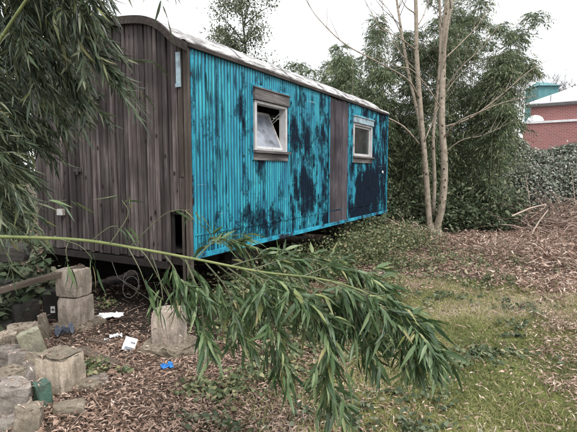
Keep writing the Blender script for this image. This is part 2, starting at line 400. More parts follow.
def glass_mat(name,col,rough,alpha_mix):
    m,nt,b,out=new_mat(name)
    g=nt.nodes.new('ShaderNodeBsdfTransparent')
    n=noise_n(nt,3,7,.7,coords(nt,(1,1,1)),1.2); c=ramp(nt,n,[(.35,tuple(x*.35 for x in col)),(.5,tuple(x*.8 for x in col)),(.7,tuple(x*1.15 for x in col))])
    nt.links.new(c,b.inputs['Base Color']); b.inputs['Roughness'].default_value=rough
    b.inputs['Specular IOR Level'].default_value=.7
    ms=nt.nodes.new('ShaderNodeMixShader'); ms.inputs[0].default_value=alpha_mix
    nt.links.new(g.outputs[0],ms.inputs[1]); nt.links.new(b.outputs[0],ms.inputs[2]); nt.links.new(ms.outputs[0],out.inputs[0])
    return m
M['glass_grimy']=glass_mat('glass_grimy',(.30,.33,.38),.09,.85)
M['glass_dark']=glass_mat('glass_dark',(.06,.07,.07),.1,.6)

def brick_mat():
    m,nt,b,out=new_mat('red_brick')
    tc=nt.nodes.new('ShaderNodeTexCoord'); sp=nt.nodes.new('ShaderNodeSeparateXYZ'); nt.links.new(tc.outputs['Object'],sp.inputs[0])
    cb=nt.nodes.new('ShaderNodeCombineXYZ'); nt.links.new(sp.outputs[0],cb.inputs[0]); nt.links.new(sp.outputs[2],cb.inputs[1])
    br=nt.nodes.new('ShaderNodeTexBrick'); nt.links.new(cb.outputs[0],br.inputs['Vector'])
    br.inputs['Scale'].default_value=1; br.inputs['Brick Width'].default_value=.24; br.inputs['Row Height'].default_value=.085
    br.inputs['Mortar Size'].default_value=.012
    br.inputs['Color1'].default_value=(.34,.115,.10,1); br.inputs['Color2'].default_value=(.25,.08,.075,1); br.inputs['Mortar'].default_value=(.34,.26,.25,1)
    n=noise_n(nt,.8,4,.6,coords(nt))
    c=mixc(nt,ramp(nt,n,[(.4,(0,0,0)),(.8,(.5,.5,.5))]),br.outputs[0],(.30,.16,.15))
    nt.links.new(c,b.inputs['Base Color']); b.inputs['Roughness'].default_value=.9
    bump(nt,b,br.outputs['Fac'],-.4,.01)
    return m
M['brick']=brick_mat()

def ground_mat():
    m,nt,b,out=new_mat('soil_and_litter')
    v=coords(nt)
    n=noise_n(nt,24,7,.75,v); n3=noise_n(nt,3,4,.6,v)
    c=ramp(nt,n,[(.25,(.04,.03,.023)),(.5,(.11,.08,.063)),(.68,(.20,.155,.125)),(.85,(.30,.24,.20))])
    c=mixc(nt,ramp(nt,n3,[(.42,(0,0,0)),(.7,(.5,.5,.5))]),c,(.05,.05,.03))
    g=ramp(nt,noise_n(nt,34,6,.75,v),[(.3,(.10,.11,.035)),(.5,(.22,.235,.075)),(.7,(.35,.35,.13)),(.85,(.46,.42,.24))])
    a=nt.nodes.new('ShaderNodeAttribute'); a.attribute_name='moss'
    mk=ramp(nt,mth(nt,'ADD',a.outputs['Fac'],mth(nt,'MULTIPLY',mth(nt,'SUBTRACT',noise_n(nt,5,5,.7,v),.5),1.1)),[(.42,(0,0,0)),(.62,(1,1,1))])
    c=mixc(nt,mk,c,g)
    a2=nt.nodes.new('ShaderNodeAttribute'); a2.attribute_name='shaded_soil'
    c=mixc(nt,a2.outputs['Fac'],c,ramp(nt,n,[(.3,(.014,.011,.009)),(.7,(.05,.038,.03))]))  # dark earth, blackened further to paint in the shade under the wagon
    nt.links.new(c,b.inputs['Base Color']); b.inputs['Roughness'].default_value=.95; b.inputs['Specular IOR Level'].default_value=.2
    bump(nt,b,n,.9,.03)
    return m
M['ground']=ground_mat()

# ------------------------------------------------------------------ zones of the ground (world metres)
MOSS=[(1.0,6.4),(2.2,6.8),(3.8,6.5),(3.9,5.1),(3.0,4.1),(2.3,3.2),(2.1,1.6),(-.2,1.6),(.1,2.9),(.4,3.7),(.7,4.9)]
def poly_mask(x,y,poly,soft=.35):
    x=np.asarray(x,float); y=np.asarray(y,float)
    ins=np.zeros(x.shape,bool); d=np.full(x.shape,1e9)
    n=len(poly)
    for i in range(n):
        x0,y0=poly[i]; x1,y1=poly[(i+1)%n]
        c=((y0>y)!=(y1>y))&(x<(x1-x0)*(y-y0)/((y1-y0) if y1!=y0 else 1e-9)+x0)
        ins^=c
        ex,ey=x1-x0,y1-y0; t=np.clip(((x-x0)*ex+(y-y0)*ey)/(ex*ex+ey*ey),0,1)
        d=np.minimum(d,np.hypot(x-x0-t*ex,y-y0-t*ey))
    sd=np.where(ins,d,-d)
    return np.clip(sd/soft*.5+.5,0,1)
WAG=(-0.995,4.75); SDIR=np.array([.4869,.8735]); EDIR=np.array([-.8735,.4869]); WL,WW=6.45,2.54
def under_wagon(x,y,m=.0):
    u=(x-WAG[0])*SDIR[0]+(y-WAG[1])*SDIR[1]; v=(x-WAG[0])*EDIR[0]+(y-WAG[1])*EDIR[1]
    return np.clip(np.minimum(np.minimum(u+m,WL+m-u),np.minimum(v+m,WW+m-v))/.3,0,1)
def grid_ground():
    def axis(a,b,near,far,c0,c1):
        out=[c0]; 
        while out[-1]<c1: out.append(out[-1]+near)
        st=near; o=out[-1]
        while o<b: st=min(st*1.25,far); o+=st; out.append(o)
        st=near; o=out[0]; pre=[]
        while o>a: st=min(st*1.25,far); o-=st; pre.append(o)
        return np.array(pre[::-1]+out)
    xs=axis(-200,200,.07,25,-3.2,5.5); ys=axis(-60,320,.07,25,1.4,12)
    X,Y=np.meshgrid(xs,ys); Z=gz(X,Y)+.018*(vnoise(X*6,Y*6,3)-.5)+.02*(vnoise(X*2.2,Y*2.2,4)-.5)
    V=np.stack([X,Y,Z],-1).reshape(-1,3); nx,ny=len(xs),len(ys)
    i=np.arange((ny-1)*(nx-1)); r=i//(nx-1); c=i%(nx-1); b=r*nx+c
    F=np.stack([b,b+1,b+nx+1,b+nx],-1)
    me=bpy.data.meshes.new('ground'); me.vertices.add(len(V)); me.vertices.foreach_set('co',V.ravel())
    me.loops.add(F.size); me.loops.foreach_set('vertex_index',F.ravel()); me.polygons.add(len(F))
    me.polygons.foreach_set('loop_start',np.arange(len(F))*4); me.update(calc_edges=True)
    mo=poly_mask(V[:,0],V[:,1],MOSS,.6)
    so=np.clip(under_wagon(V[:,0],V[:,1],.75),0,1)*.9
    for nme,val in (('moss',mo),('shaded_soil',so)):
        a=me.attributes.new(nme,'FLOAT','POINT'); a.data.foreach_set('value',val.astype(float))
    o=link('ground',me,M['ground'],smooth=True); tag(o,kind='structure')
grid_ground()

# ------------------------------------------------------------------ the wagon
Z0,Z1=0.73,2.83
PROF=[(0,0),(.10,.045),(.19,.11),(.28,.19),(.40,.265),(.55,.315),(.75,.345),(1.0,.362),(1.27,.37)]
PROF=PROF+[(WW-u,h) for u,h in PROF[-2::-1]]
def roof_h(u):
    for (a,ha),(b,hb) in zip(PROF,PROF[1:]):
        if a<=u<=b: return ha+(hb-ha)*(u-a)/(b-a)
    return 0
wagon=thing('construction_wagon','old site wagon with peeling turquoise ribbed side, brown plank end and pale curved roof','wagon',(WAG[0],WAG[1],0),math.atan2(SDIR[1],SDIR[0]))
# ribbed side wall, with the two window openings and the board strip left out
WIN1=(1.17,1.94,1.855,2.465); WIN2=(4.42,5.40,1.88,2.49); STRIP=(3.36,4.17)
PITCH_R=.055
def rib_y(x):
    p=(x/PITCH_R)%1.0
    # narrow raised round rib, flat-bottomed groove
    return -.013*max(0.,math.sin(math.pi*min(1,p/.72)))**.7
def rib_panel(mb,x0,x1,z0,z1):
    n=max(2,int(round((x1-x0)/PITCH_R*10)))
    zs=[z0+(z1-z0)*k/max(1,int((z1-z0)/.25)) for k in range(max(1,int((z1-z0)/.25))+1)]
    b=len(mb.v)
    for z in zs:
        for i in range(n+1):
            x=x0+(x1-x0)*i/n
            dent=.006*noise.noise(Vector((x*1.1,z*1.3,5)))
            y=rib_y(x)+dent
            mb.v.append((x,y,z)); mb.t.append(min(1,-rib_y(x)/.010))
    for k in range(len(zs)-1):
        for i in range(n):
            a=b+k*(n+1)+i; mb.f.append((a,a+1,a+n+2,a+n+1))
sw=MB()
zb,zt=Z0+.03,Z1-.01
xs_=[0.02,WIN1[0],WIN1[1],STRIP[0],STRIP[1],WIN2[0],WIN2[1],WL]
rib_panel(sw,xs_[0],WIN1[0],zb,zt)
rib_panel(sw,WIN1[0],WIN1[1],zb,WIN1[2]); rib_panel(sw,WIN1[0],WIN1[1],WIN1[3],zt)
rib_panel(sw,WIN1[1],STRIP[0],zb,zt)
rib_panel(sw,STRIP[1],WIN2[0],zb,zt)
rib_panel(sw,WIN2[0],WIN2[1],zb,WIN2[2]); rib_panel(sw,WIN2[0],WIN2[1],WIN2[3],zt)
rib_panel(sw,WIN2[1],WL,zb,zt)
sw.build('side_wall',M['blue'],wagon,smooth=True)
# inner lining that closes the body
ln=MB()
def holed(mb,y0,y1):
    segs=[(0.05,WIN1[0],Z0+.02,Z1-.02),(WIN1[0],WIN1[1],Z0+.02,WIN1[2]),(WIN1[0],WIN1[1],WIN1[3],Z1-.02),(WIN1[1],WIN2[0],Z0+.02,Z1-.02),
          (WIN2[0],WIN2[1],Z0+.02,WIN2[2]),(WIN2[0],WIN2[1],WIN2[3],Z1-.02),(WIN2[1],WL-.05,Z0+.02,Z1-.02)]
    for a,b,c,d in segs: mb.box(a,b,y0,y1,c,d)
holed(ln,.012,.05)
ln.box(.05,WL-.05,.05,WW-.06,Z0+.02,Z0+.06)                       # floor
ln.build('wall_lining',M['soft_black'],wagon)
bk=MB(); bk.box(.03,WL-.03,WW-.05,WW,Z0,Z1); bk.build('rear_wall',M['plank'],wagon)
sk=MB()  # added boards on the hidden side, dark backdrop stopping light under the wagon
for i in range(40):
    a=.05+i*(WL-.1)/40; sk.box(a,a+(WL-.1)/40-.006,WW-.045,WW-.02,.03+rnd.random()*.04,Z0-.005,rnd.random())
sk.build('light_stop_boards',M['chassis'],wagon)
# end walls of single boards
def end_boards(x0,x1,seed,name,mat,skip=None):
    r=random.Random(seed); mb=MB(); u=.055
    while u<WW-.03:
        w=r.choice((.06,.064,.068,.072,.08)); w=min(w,WW-.01-u)
        g=.009+r.random()*.011; off=(r.random()-.5)*.022
        zlow=Z0-.045-r.random()*.03
        if skip and u<skip[0]: zlow=skip[1]+r.random()*.05
        a,b=u,u+w-g; ha,hb=roof_h(max(0,a)),roof_h(min(WW,b))
        nz=7; t=r.random()
        zs=[0,.14,.3,.45,.6,.75,.9,1]
        bb=len(mb.v)
        for k in zs:
            za=zlow+(Z1+ha-.02-zlow)*k; zb_=zlow+(Z1+hb-.02-zlow)*k
            wv=.003*noise.noise(Vector((u*9,k*6,seed)))
            for (yy,zz) in ((a,za),(b,zb_)):
                mb.v.append((x0+off+wv,yy+wv,zz)); mb.v.append((x1+off,yy,zz)); mb.t+= [t,t]
        for k in range(len(zs)-1):
            q=bb+k*4
            for (i,j) in ((0,2),(2,3),(3,1),(1,0)): mb.f.append((q+i,q+j,q+j+4,q+i+4))
        mb.f.append((bb,bb+1,bb+3,bb+2)); q=bb+(len(zs)-1)*4; mb.f.append((q,q+2,q+3,q+1))
        u+=w
    return mb.build(name,mat,wagon)
end_boards(-.012,.010,5,'end_wall',M['plank'],skip=(.24,1.18))
end_boards(WL-.03,WL-.005,8,'end_wall',M['plank'])
lnb=MB()                                                          # dark sheathing behind the end boards
b0=len(lnb.v)
us=[.06]+[.15+.1*i for i in range(23)]+[WW-.06]
for (x0,x1) in ((.024,.045),(WL-.055,WL-.04)):
    lnb=MB()
    for a,b in zip(us,us[1:]):
        zl_=1.16 if (b<.3 and x0<1) else Z0
        za,zb_=Z1+roof_h(a)-.04,Z1+roof_h(b)-.04
        lnb.hexa([(x0,a,zl_),(x1,a,zl_),(x1,b,zl_),(x0,b,zl_),(x0,a,za),(x1,a,za),(x1,b,zb_),(x0,b,zb_)])
    lnb.build('end_sheathing',M['soft_black'],wagon)
cp=MB()
cp.box(-.022,.018,-.020,.045,Z0-.22,Z1-.005,.7); cp.build('corner_post',M['post_wood'],wagon,bevel=.004)
c2=MB(); c2.box(-.026,.0,.060,.112,1.55,Z1+.02,.35); c2.box(-.02,.005,.075,.10,Z0-.45,1.5,.15)
c2.build('corner_batten',M['post_wood'],wagon,bevel=.003)
c3=MB(); c3.box(-.034,-.0265,.066,.124,2.46,2.78); c3.box(-.042,-.03,.062,.128,2.44,2.475); c3.build('corner_board',M['pale_blue'],wagon)
cf=MB(); cf.box(WL-.006,WL+.02,-.024,.03,Z0+.02,Z1-.01); cf.build('edge_strip',M['blue_trim'],wagon)
cf=MB(); cf.box(.0185,.034,-.026,-.002,Z0+.03,Z1-.03); cf.build('edge_strip',M['blue_trim'],wagon)
# eave board, drip rail and bottom rail along the side
ev=MB(); 
for i in range(16):
    a,b=i*WL/16-.02,(i+1)*WL/16-.02; s=.004*noise.noise(Vector((a,3,1)))
    ev.box(a,b,-.046+s,.01,Z1-.012,Z1+.028,.3+.4*rnd.random())
ev.build('eave_board',M['trim_wood'],wagon)
dr=MB(); dr.box(.02,WL,-.034,-.004,Z0-.025,Z0+.03); dr.build('bottom_rail',M['blue_trim'],wagon,bevel=.003)
dr=MB(); dr.box(.02,WL,-.019,-.0145,Z0+.215,Z0+.235,.7); dr.build('seam_strip',M['blue'],wagon)
# roof skin
def roof(x0,x1,t,lift,mb,over=.045,nx=40):
    P=[(-over,-.012)]+PROF[1:-1]+[(WW+over,-.012)]
    P=[(-over,.0)]+[(0.02,.035)]+PROF[1:-1]+[(WW-.02,.035)]+[(WW+over,.0)]
    pts=spline([(0,u,h) for u,h in P],56)
    b=len(mb.v); n=len(pts)
    for i in range(nx+1):
        x=x0+(x1-x0)*i/nx
        for k,off in ((0,lift),(1,lift+t)):
            for p in pts:
                w=.012*noise.noise(Vector((x*1.3,p.y*2,7)))
                mb.v.append((x,p.y,Z1+.0295+p.z+off+w)); mb.t.append(.5)
    st=2*n
    for i in range(nx):
        for j in range(n-1):
            a=b+i*st+j
            mb.f.append((a,a+1,a+st+1,a+st)); a+=n; mb.f.append((a,a+st,a+st+1,a+1))
        for j in (0,n-1):
            a=b+i*st+j; mb.f.append((a,a+st,a+st+n,a+n))
    for i in (0,nx):
        for j in range(n-1):
            a=b+i*st+j; mb.f.append((a,a+n,a+n+1,a+1))
rf=MB(); roof(-.03,WL+.07,.018,0,rf,.03); 
roof_o=rf.build('roof',M['roof_skin'],wagon,smooth=False)
sm=MB()
for x in (1.15,2.35,3.5,4.65,5.7): roof(x-.008,x+.008,.006,.0235,sm,.047,1)
sm.build('roof_seam',M['gutter'],roof_o)
# bow trim over the end boards
def bow(x0,x1,z_lo,z_hi,name,mat):
    mb=MB(); P=[(-.03,-.02)]+PROF[1:-1]+[(WW+.03,-.02)]
    pts=spline([(0,u,h) for u,h in P],60)
    for a,b in zip(pts,pts[1:]):
        na=Vector((0,-(b-a).z,(b-a).y)).normalized()
        mb.hexa([(x0,a.y,Z1+a.z+z_lo),(x1,a.y,Z1+a.z+z_lo),(x1,b.y,Z1+b.z+z_lo),(x0,b.y,Z1+b.z+z_lo),
                 (x0,a.y,Z1+a.z+z_hi),(x1,a.y,Z1+a.z+z_hi),(x1,b.y,Z1+b.z+z_hi),(x0,b.y,Z1+b.z+z_hi)],.4)
    return mb.build(name,mat,wagon)
bow(-.07,-.031,-.035,.046,'bow_trim',M['trim_wood'])
# hinges, meter box, ring bolts on the end wall
def strap(u,z,l):
    mb=MB(); mb.box(-.026,-.019,u,u+l,z-.018,z+.018); mb.box(-.034,-.026,u+l*.5-.02,u+l*.5+.02,z-.05,z+.03); mb.build('hinge',M['dark_metal'],wagon)
strap(1.18,2.46,.22); strap(1.62,1.62,.14)
jb=MB(); jb.box(-.06,-.02,1.945,2.055,1.075,1.155); jb_o=jb.build('junction_box',M['stone_grey'],wagon,bevel=.006)
jl=MB(); jl.box(-.066,-.0605,1.95,2.05,1.08,1.15); jl.build('lid',M['white_frame'],jb_o)
# the mauve board strip
ms=MB()
ms.box(STRIP[0]+.004,STRIP[0]+.27,-.018,.01,Z0+.03,Z1-.03,.45); ms.box(STRIP[0]+.275,STRIP[0]+.54,-.016,.01,Z0+.02,Z1-.04,.6); ms.box(STRIP[0]+.545,STRIP[1]-.004,-.019,.01,Z0+.03,Z1-.03,.5)
ms.build('board_strip',M['mauve'],wagon)
st_=MB(); st_.box(STRIP[0]-.012,STRIP[0]+.012,-.028,-.019,Z0+.04,Z1-.03); st_.box(STRIP[1]-.012,STRIP[1]+.012,-.028,-.020,Z0+.04,Z1-.03); st_.build('strip_edge',M['blue_trim'],wagon)
# windows
def window(W,hood,tilt,hm='hood_wood'):
    x0,x1,z0,z1=W
    f=MB(); w=.032
    f.box(x0-.012,x0+w,-.034,.07,z0,z1); f.box(x1-w,x1+.012,-.034,.07,z0,z1)
    f.box(x0+w,x1-w,-.033,.07,z1-w,z1); f.box(x0+w,x1-w,-.033,.07,z0,z0+w*.8)
    fo=f.build('window',M['white_frame'],wagon,bevel=.003)
    s=MB(); s.box(x0-.05,x1+.05,-.075,-.0345,z0-.022,z0+.012,.8); s.box(x0-.035,x1+.035,-.034,-.014,z0-.11,z0-.023,.6); s.build('sill',M['hood_wood'],fo,bevel=.003)
    h=MB(); h.box(x0-.035,x1+.035,-.055,-.0145,z1+.003,z1+hood,.5); h.box(x0-.05,x1+.05,-.07,-.014,z1+hood+.001,z1+hood+.02,.3); h.box(x0-.03,x1+.03,-.062,-.0555,z1+.005,z1+.03,.1)
    h.build('shutter_hood',M[hm],fo,bevel=.003)
    e=MB()
    e.box(x0-.062,x0-.0515,-.03,-.014,z0-.11,z1+hood+.03); e.box(x1+.0515,x1+.062,-.03,-.014,z0-.11,z1+hood+.03)
    e.box(x0-.062,x1+.062,-.03,-.014,z1+hood+.031,z1+hood+.05); e.build('blue_edging',M['blue_trim'],fo)
    # sash, hinged at the bottom
    a,b,c,d=x0+w+.004,x1-w-.004,z0+w*.8+.004,z1-w-.004
    hh=d-c; R=Matrix.Translation((0,.02,c))@Matrix.Rotation(-tilt,4,'X')
    q=MB(); v=.034
    q.box(a,a+v,-.016,.016,0,hh,M=R); q.box(b-v,b,-.016,.016,0,hh,M=R); q.box(a+v,b-v,-.0155,.0155,hh-v,hh,M=R); q.box(a+v,b-v,-.0155,.0155,0,v,M=R)
    so=q.build('sash',M['white_frame'],fo)
    g=MB(); g.box(a+v,b-v,-.003,.003,v,hh-v,M=R); g.build('pane',M['glass_grimy'] if tilt else M['glass_dark'],fo)
    if tilt:
        p1=R@Vector((b-.01,0,hh*.78)); p2=Vector((b+.01,.03,c+hh*.97))
        k=MB(); k.tube([p1,p2],.008,6); p3=R@Vector((b-.01,0,hh*.72)); k.tube([p3,p2+Vector((0,0,-.05))],.006,6); k.build('stay',M['white_frame'],fo)
window(WIN1,.135,math.radians(24))
window(WIN2,.11,0,'pale_blue')
# small white knob low on the far end
kb=MB(); kb.tube([(6.13,-.02,1.60),(6.13,-.035,1.60)],.028,12); kb.build('reflector',M['paper'],wagon)
# running gear seen dark beneath
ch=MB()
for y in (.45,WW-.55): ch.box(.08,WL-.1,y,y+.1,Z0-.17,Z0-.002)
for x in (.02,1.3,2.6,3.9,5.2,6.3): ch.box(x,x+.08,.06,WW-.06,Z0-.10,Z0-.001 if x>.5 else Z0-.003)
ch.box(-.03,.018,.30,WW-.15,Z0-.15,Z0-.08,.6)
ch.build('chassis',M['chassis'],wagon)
def wheel(x,y):
    w=MB(); w.tube([(x,y-.06,.36),(x,y+.06,.36)],.33,24); wo_=w.build('wheel',M['soft_black'],wagon)
    h=MB(); h.tube([(x,y-.075,.36),(x,y+.075,.36)],.15,16); h.build('rim',M['dark_metal'],wo_)
for x in (1.5,5.0):
    for y in (.42,WW-.42): wheel(x,y)
for x in (1.5,5.0):
    ax=MB(); ax.tube([(x,.4,.36),(x,WW-.4,.36)],.04,10); ax.box(x-.15,x+.15,.7,WW-.7,.4,Z0-.101)
    ax.build('axle',M['dark_metal'],wagon)

# ------------------------------------------------------------------ stones, blocks, pillars
def rock_mesh(sx,sy,sz,seed,chip=.12,rough=.03,cuts=7,round_=.12):
    bm=bmesh.new(); bmesh.ops.create_cube(bm,size=1.0)
    bmesh.ops.subdivide_edges(bm,edges=bm.edges[:],cuts=cuts,use_grid_fill=True)
    sv=Vector((seed*3.1,seed*1.7,seed*.9)); r=random.Random(seed)
    planes=[]
    for _ in range(4):
        n=Vector((r.choice((-1,1))*r.uniform(.5,1),r.choice((-1,1))*r.uniform(.5,1),r.uniform(-.2,1))).normalized()
        planes.append((n,.80-chip*r.uniform(.2,1.2)))
    for v in bm.verts:
        p=v.co.copy()
        l=p.length; m=max(abs(p.x),abs(p.y),abs(p.z))
        p=p*(1-round_*max(0,(l/m-1.0)/.73)**2)
        for n,d in planes:
            e=p.dot(n)-d
            if e>0: p-=n*e
        p+=Vector((noise.noise(p*3+sv),noise.noise(p*3+sv+Vector((9,0,0))),noise.noise(p*3+sv+Vector((0,9,0)))))*rough*1.6
        p+=Vector((noise.noise(p*9+sv),noise.noise(p*9-sv),noise.noise(p*9+sv*2)))*rough*.7
        v.co=Vector((p.x*sx,p.y*sy,p.z*sz))
    me=bpy.data.meshes.new('rock'); bm.to_mesh(me); bm.free()
    return me
def rock(name,label,cat,pos,size,rot,mat,seed,group=None,parent=None,**kw):
    me=rock_mesh(*size,seed,**kw); me.name=name
    o=link(name,me,mat,parent); o.location=pos; o.rotation_euler=[math.radians(a) for a in rot]
    if parent is None: tag(o,label,cat,group)
    return o
YAW=60.85
def G(px,py,lift=0):
    """point of the ground seen at a measured photo position"""
    a=math.atan((py-H_PX/2)/F_PX)+PITCH; Y=EYE/math.tan(a); p=at(px,py,Y); p.z=float(gz(p.x,p.y))+lift; return p
# two-block pillar by the wagon's end
p=G(77,328); pl=thing('stone_pillar','pillar of two stacked square stone blocks under the sloping dark beam','pillar',p,math.radians(76),'stone foundation pillars')
rock('foot',None,None,(0,0,.02),(.40,.42,.09),(0,0,8),M['mortar'],3,parent=pl,rough=.06)
rock('block',None,None,(0,0,.195),(.25,.25,.275),(0,0,2),M['stone'],21,parent=pl,chip=.04,rough=.012,round_=.06)
rock('block',None,None,(-.005,.008,.478),(.24,.25,.275),(0,0,-4),M['stone'],22,parent=pl,chip=.05,rough=.014,round_=.06)
p=G(170,348); pl=thing('stone_pillar','short pale stone stump standing before the corner of the blue side','pillar',p,math.radians(80),'stone foundation pillars')
rock('foot',None,None,(0,0,.03),(.42,.40,.14),(0,0,-8),M['mortar'],4,parent=pl,rough=.07)
rock('block',None,None,(0,0,.235),(.235,.245,.33),(0,2,0),M['stone'],23,parent=pl,chip=.05,rough=.014,round_=.06)
p=G(62,398,-.07); pl=thing('stone_pillar','near stone stump with crumbling mortar cap among the rubble','pillar',p,math.radians(70),'stone foundation pillars')
rock('foot',None,None,(.03,-.03,.01),(.36,.33,.12),(0,0,6),M['mortar'],5,parent=pl,rough=.08)
rock('foot',None,None,(-.02,-.17,-.01),(.30,.16,.13),(0,0,12),M['mortar'],15,parent=pl,rough=.07)
rock('block',None,None,(0,0,.185),(.235,.225,.29),(0,-2,0),M['beige_block'],24,parent=pl,chip=.05,rough=.012,round_=.06)
rock('cap',None,None,(0,.0,.337),(.21,.21,.03),(3,2,0),M['mortar'],6,parent=pl,rough=.08,chip=.02)

STONES=[ # label, (px,py base), lift, size, rot, mat, seed
 ('beige cut stone block lying behind the leaning pale slab',(25,343),.09,(.28,.17,.18),(4,0,14),'beige_block',31,.03),
 ('rough brown slab standing on edge right of the beige block',(45,343),.12,(.07,.13,.26),(0,-8,20),'mortar',32,.08),
 ('tall pale slab leaning beside the near stump, yellow green face',(34,364),.13,(.17,.10,.29),(6,-16,35),'lime_stone',33,.03),
 ('flat grey brown stone at the left edge below the beige block',(6,367),.08,(.24,.18,.14),(0,6,10),'stone_grey',34,.08),
 ('light grey squared stone standing between the flat stone and the slab',(18,380),.09,(.12,.12,.19),(0,5,28),'stone_grey',35,.03),
 ('low rounded brown stone lying below the light grey stone',(13,394),.06,(.18,.14,.12),(8,0,40),'mortar',36,.10),
 ('big dark grey stone at the left edge above the bottom corner',(8,421),.10,(.27,.22,.24),(0,8,18),'stone_grey',37,.09),
 ('small pinkish grey cube of stone behind the green painted stone',(36,399),.10,(.12,.11,.13),(6,18,30),'stone_grey',38,.03),
 ('stone block with green paint beside the near stump',(44,416),.085,(.085,.10,.18),(0,-6,50),'green_paint',39,.06),
 ('beige broken stone at the bottom edge below the green stone',(29,440),.07,(.15,.13,.17),(0,8,20),'mortar',40,.08),
 ('bluish grey flat stone in the bottom left corner',(4,437),.03,(.17,.14,.08),(0,0,15),'stone_grey',41,.08),
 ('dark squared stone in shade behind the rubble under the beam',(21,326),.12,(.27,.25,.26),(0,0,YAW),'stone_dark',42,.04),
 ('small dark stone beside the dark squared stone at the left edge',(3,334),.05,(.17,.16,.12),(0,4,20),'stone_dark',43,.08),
 ('small brown stone between beige block and left edge',(4,349),.04,(.13,.12,.09),(0,0,60),'mortar',44,.10),
 ('mossy brown stone lying in front of the near stump foot',(88,398),.02,(.17,.11,.07),(0,0,-20),'mortar',45,.12),
 ('flat broken stone at the right of the near stump foot',(98,389),.015,(.14,.10,.05),(0,5,30),'stone_grey',46,.10),
 ('small squared stone lying in leaves in front of the near stump',(70,424),.03,(.18,.09,.08),(0,0,16),'mortar',47,.06),
 ('low stone beside the foot of the short pale stump',(190,352),.02,(.18,.13,.08),(0,0,10),'mortar',48,.10),
 ('small pale broken piece wedged between the big dark grey stone and the bottom stones',(24,424),.07,(.09,.08,.09),(20,10,30),'stone',49,.08),
 ('small grey chip leaning on the light grey squared stone',(27,386),.06,(.07,.05,.10),(0,24,60),'stone_grey',50,.08),
 ('tan broken stone on top of the flat stone at the left edge',(9,358),.17,(.12,.10,.08),(10,6,25),'beige_block',51,.08),
 ('thin slab piece tilted behind the pinkish grey cube',(33,384),.10,(.10,.035,.13),(-18,8,20),'mortar',52,.08),
]
for lb,(px,py),lift,size,rot,mt,sd,rg in STONES:
    p=G(px,py); p.z+=lift
    rock('rubble_stone',lb,'stone',p,size,rot,M[mt],sd,'rubble stones by the wagon',rough=rg*.6,chip=.2,round_=.03)

# beam lying on the pillar
def plankthing(name,label,cat,a,b,w,h,mat,group=None,sag=0):
    a,b=Vector(a),Vector(b); L_=(b-a).length; mb=MB(); n=10
    bb=0
    for i in range(n+1):
        t=i/n; z=-sag*math.sin(math.pi*t)
        j=.004*noise.noise(Vector((i*.9,a.x*5,a.y)))
        for (y,zz) in ((-w/2,-h/2),(w/2,-h/2),(w/2,h/2),(-w/2,h/2)): mb.v.append((t*L_,y+j,zz+z+j)); mb.t.append(.5)
    for i in range(n):
        for j in range(4):
            q=(j+1)%4; mb.f.append((i*4+j,i*4+q,(i+1)*4+q,(i+1)*4+j))
    mb.f.append((3,2,1,0)); mb.f.append((n*4,n*4+1,n*4+2,n*4+3))
    o=mb.build(name,mat); tag(o,label,cat,group); o.location=a
    d=(b-a).normalized(); o.rotation_euler=(0,-math.asin(d.z),math.atan2(d.y,d.x)); return o
plankthing('timber_beam','dark weathered beam sloping from the left edge onto the two block pillar','beam',at(-45,303,4.1),at(84,267,4.78),.09,.045,M['raw_timber'])
plankthing('wood_board','short split board lying on dark ground right of the near stump','board',G(80,362,.05),G(114,374,.03),.11,.025,M['raw_timber'])
plankthing('wood_board','thin dark plank lying flat under the wagon end','board',G(88,345,.02),G(150,352,.02),.05,.02,M['raw_timber'])
# dark slab wall fragment at left under foliage
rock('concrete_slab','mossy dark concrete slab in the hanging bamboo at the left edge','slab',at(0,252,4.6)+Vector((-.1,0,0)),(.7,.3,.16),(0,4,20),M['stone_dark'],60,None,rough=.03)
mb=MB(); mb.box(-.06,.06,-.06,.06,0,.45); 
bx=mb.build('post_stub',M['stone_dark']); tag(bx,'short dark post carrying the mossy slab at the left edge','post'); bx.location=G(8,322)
# dark box with a white socket label, under the wagon end
p=G(50,327); bxt=thing('fuse_box','black box with a small white plate left of the two block pillar','box',p+Vector((0,.12,0)),math.radians(8))
mb=MB(); mb.box(-.10,.12,-.06,.06,0,.34); mb.build('case',M['soft_black'],bxt,bevel=.008)
mb=MB(); mb.box(-.022,.022,-.066,-.061,.11,.18); mb.build('plate',M['paper'],bxt)
mb=MB(); mb.box(-.008,.008,-.0695,-.0665,.135,.155); mb.build('socket',M['soft_black'],bxt)

# litter: crumpled sheets
def crumple(name,label,cat,pos,sx,sy,amp,mat,seed,rz=0,tilt=(0,0),outline=.3):
    n=16; mb=MB(); r=random.Random(seed)
    for lay in (0,1):
        for i in range(n+1):
            for j in range(n+1):
                u,v=i/n-.5,j/n-.5
                a=math.atan2(v,u); rr=1-outline*abs(noise.noise(Vector((math.cos(a)*1.6,math.sin(a)*1.6,seed))))
                z=amp*(noise.noise(Vector((u*5,v*5,seed)))+.5*noise.noise(Vector((u*12,v*12,seed+3))))+amp*.6
                mb.v.append((u*sx*rr,v*sy*rr,z+lay*.002)); mb.t.append(.5)
    N=(n+1)*(n+1)
    for i in range(n):
        for j in range(n):
            a=i*(n+1)+j; mb.f.append((a,a+1,a+n+2,a+n+1)); a+=N; mb.f.append((a,a+n+1,a+n+2,a+1))
    o=mb.build(name,mat,smooth=False); tag(o,label,cat); o.location=pos; o.rotation_euler=(tilt[0],tilt[1],rz); return o
crumple('plastic_sheet','torn white plastic sheet right of the two block pillar','plastic litter',G(111,320,.05),.27,.16,.03,M['paper'],2,.2)
crumple('paper_scrap','small white paper scrap below the torn plastic sheet','paper',G(116,339,.03),.12,.07,.02,M['paper'],5,.4)
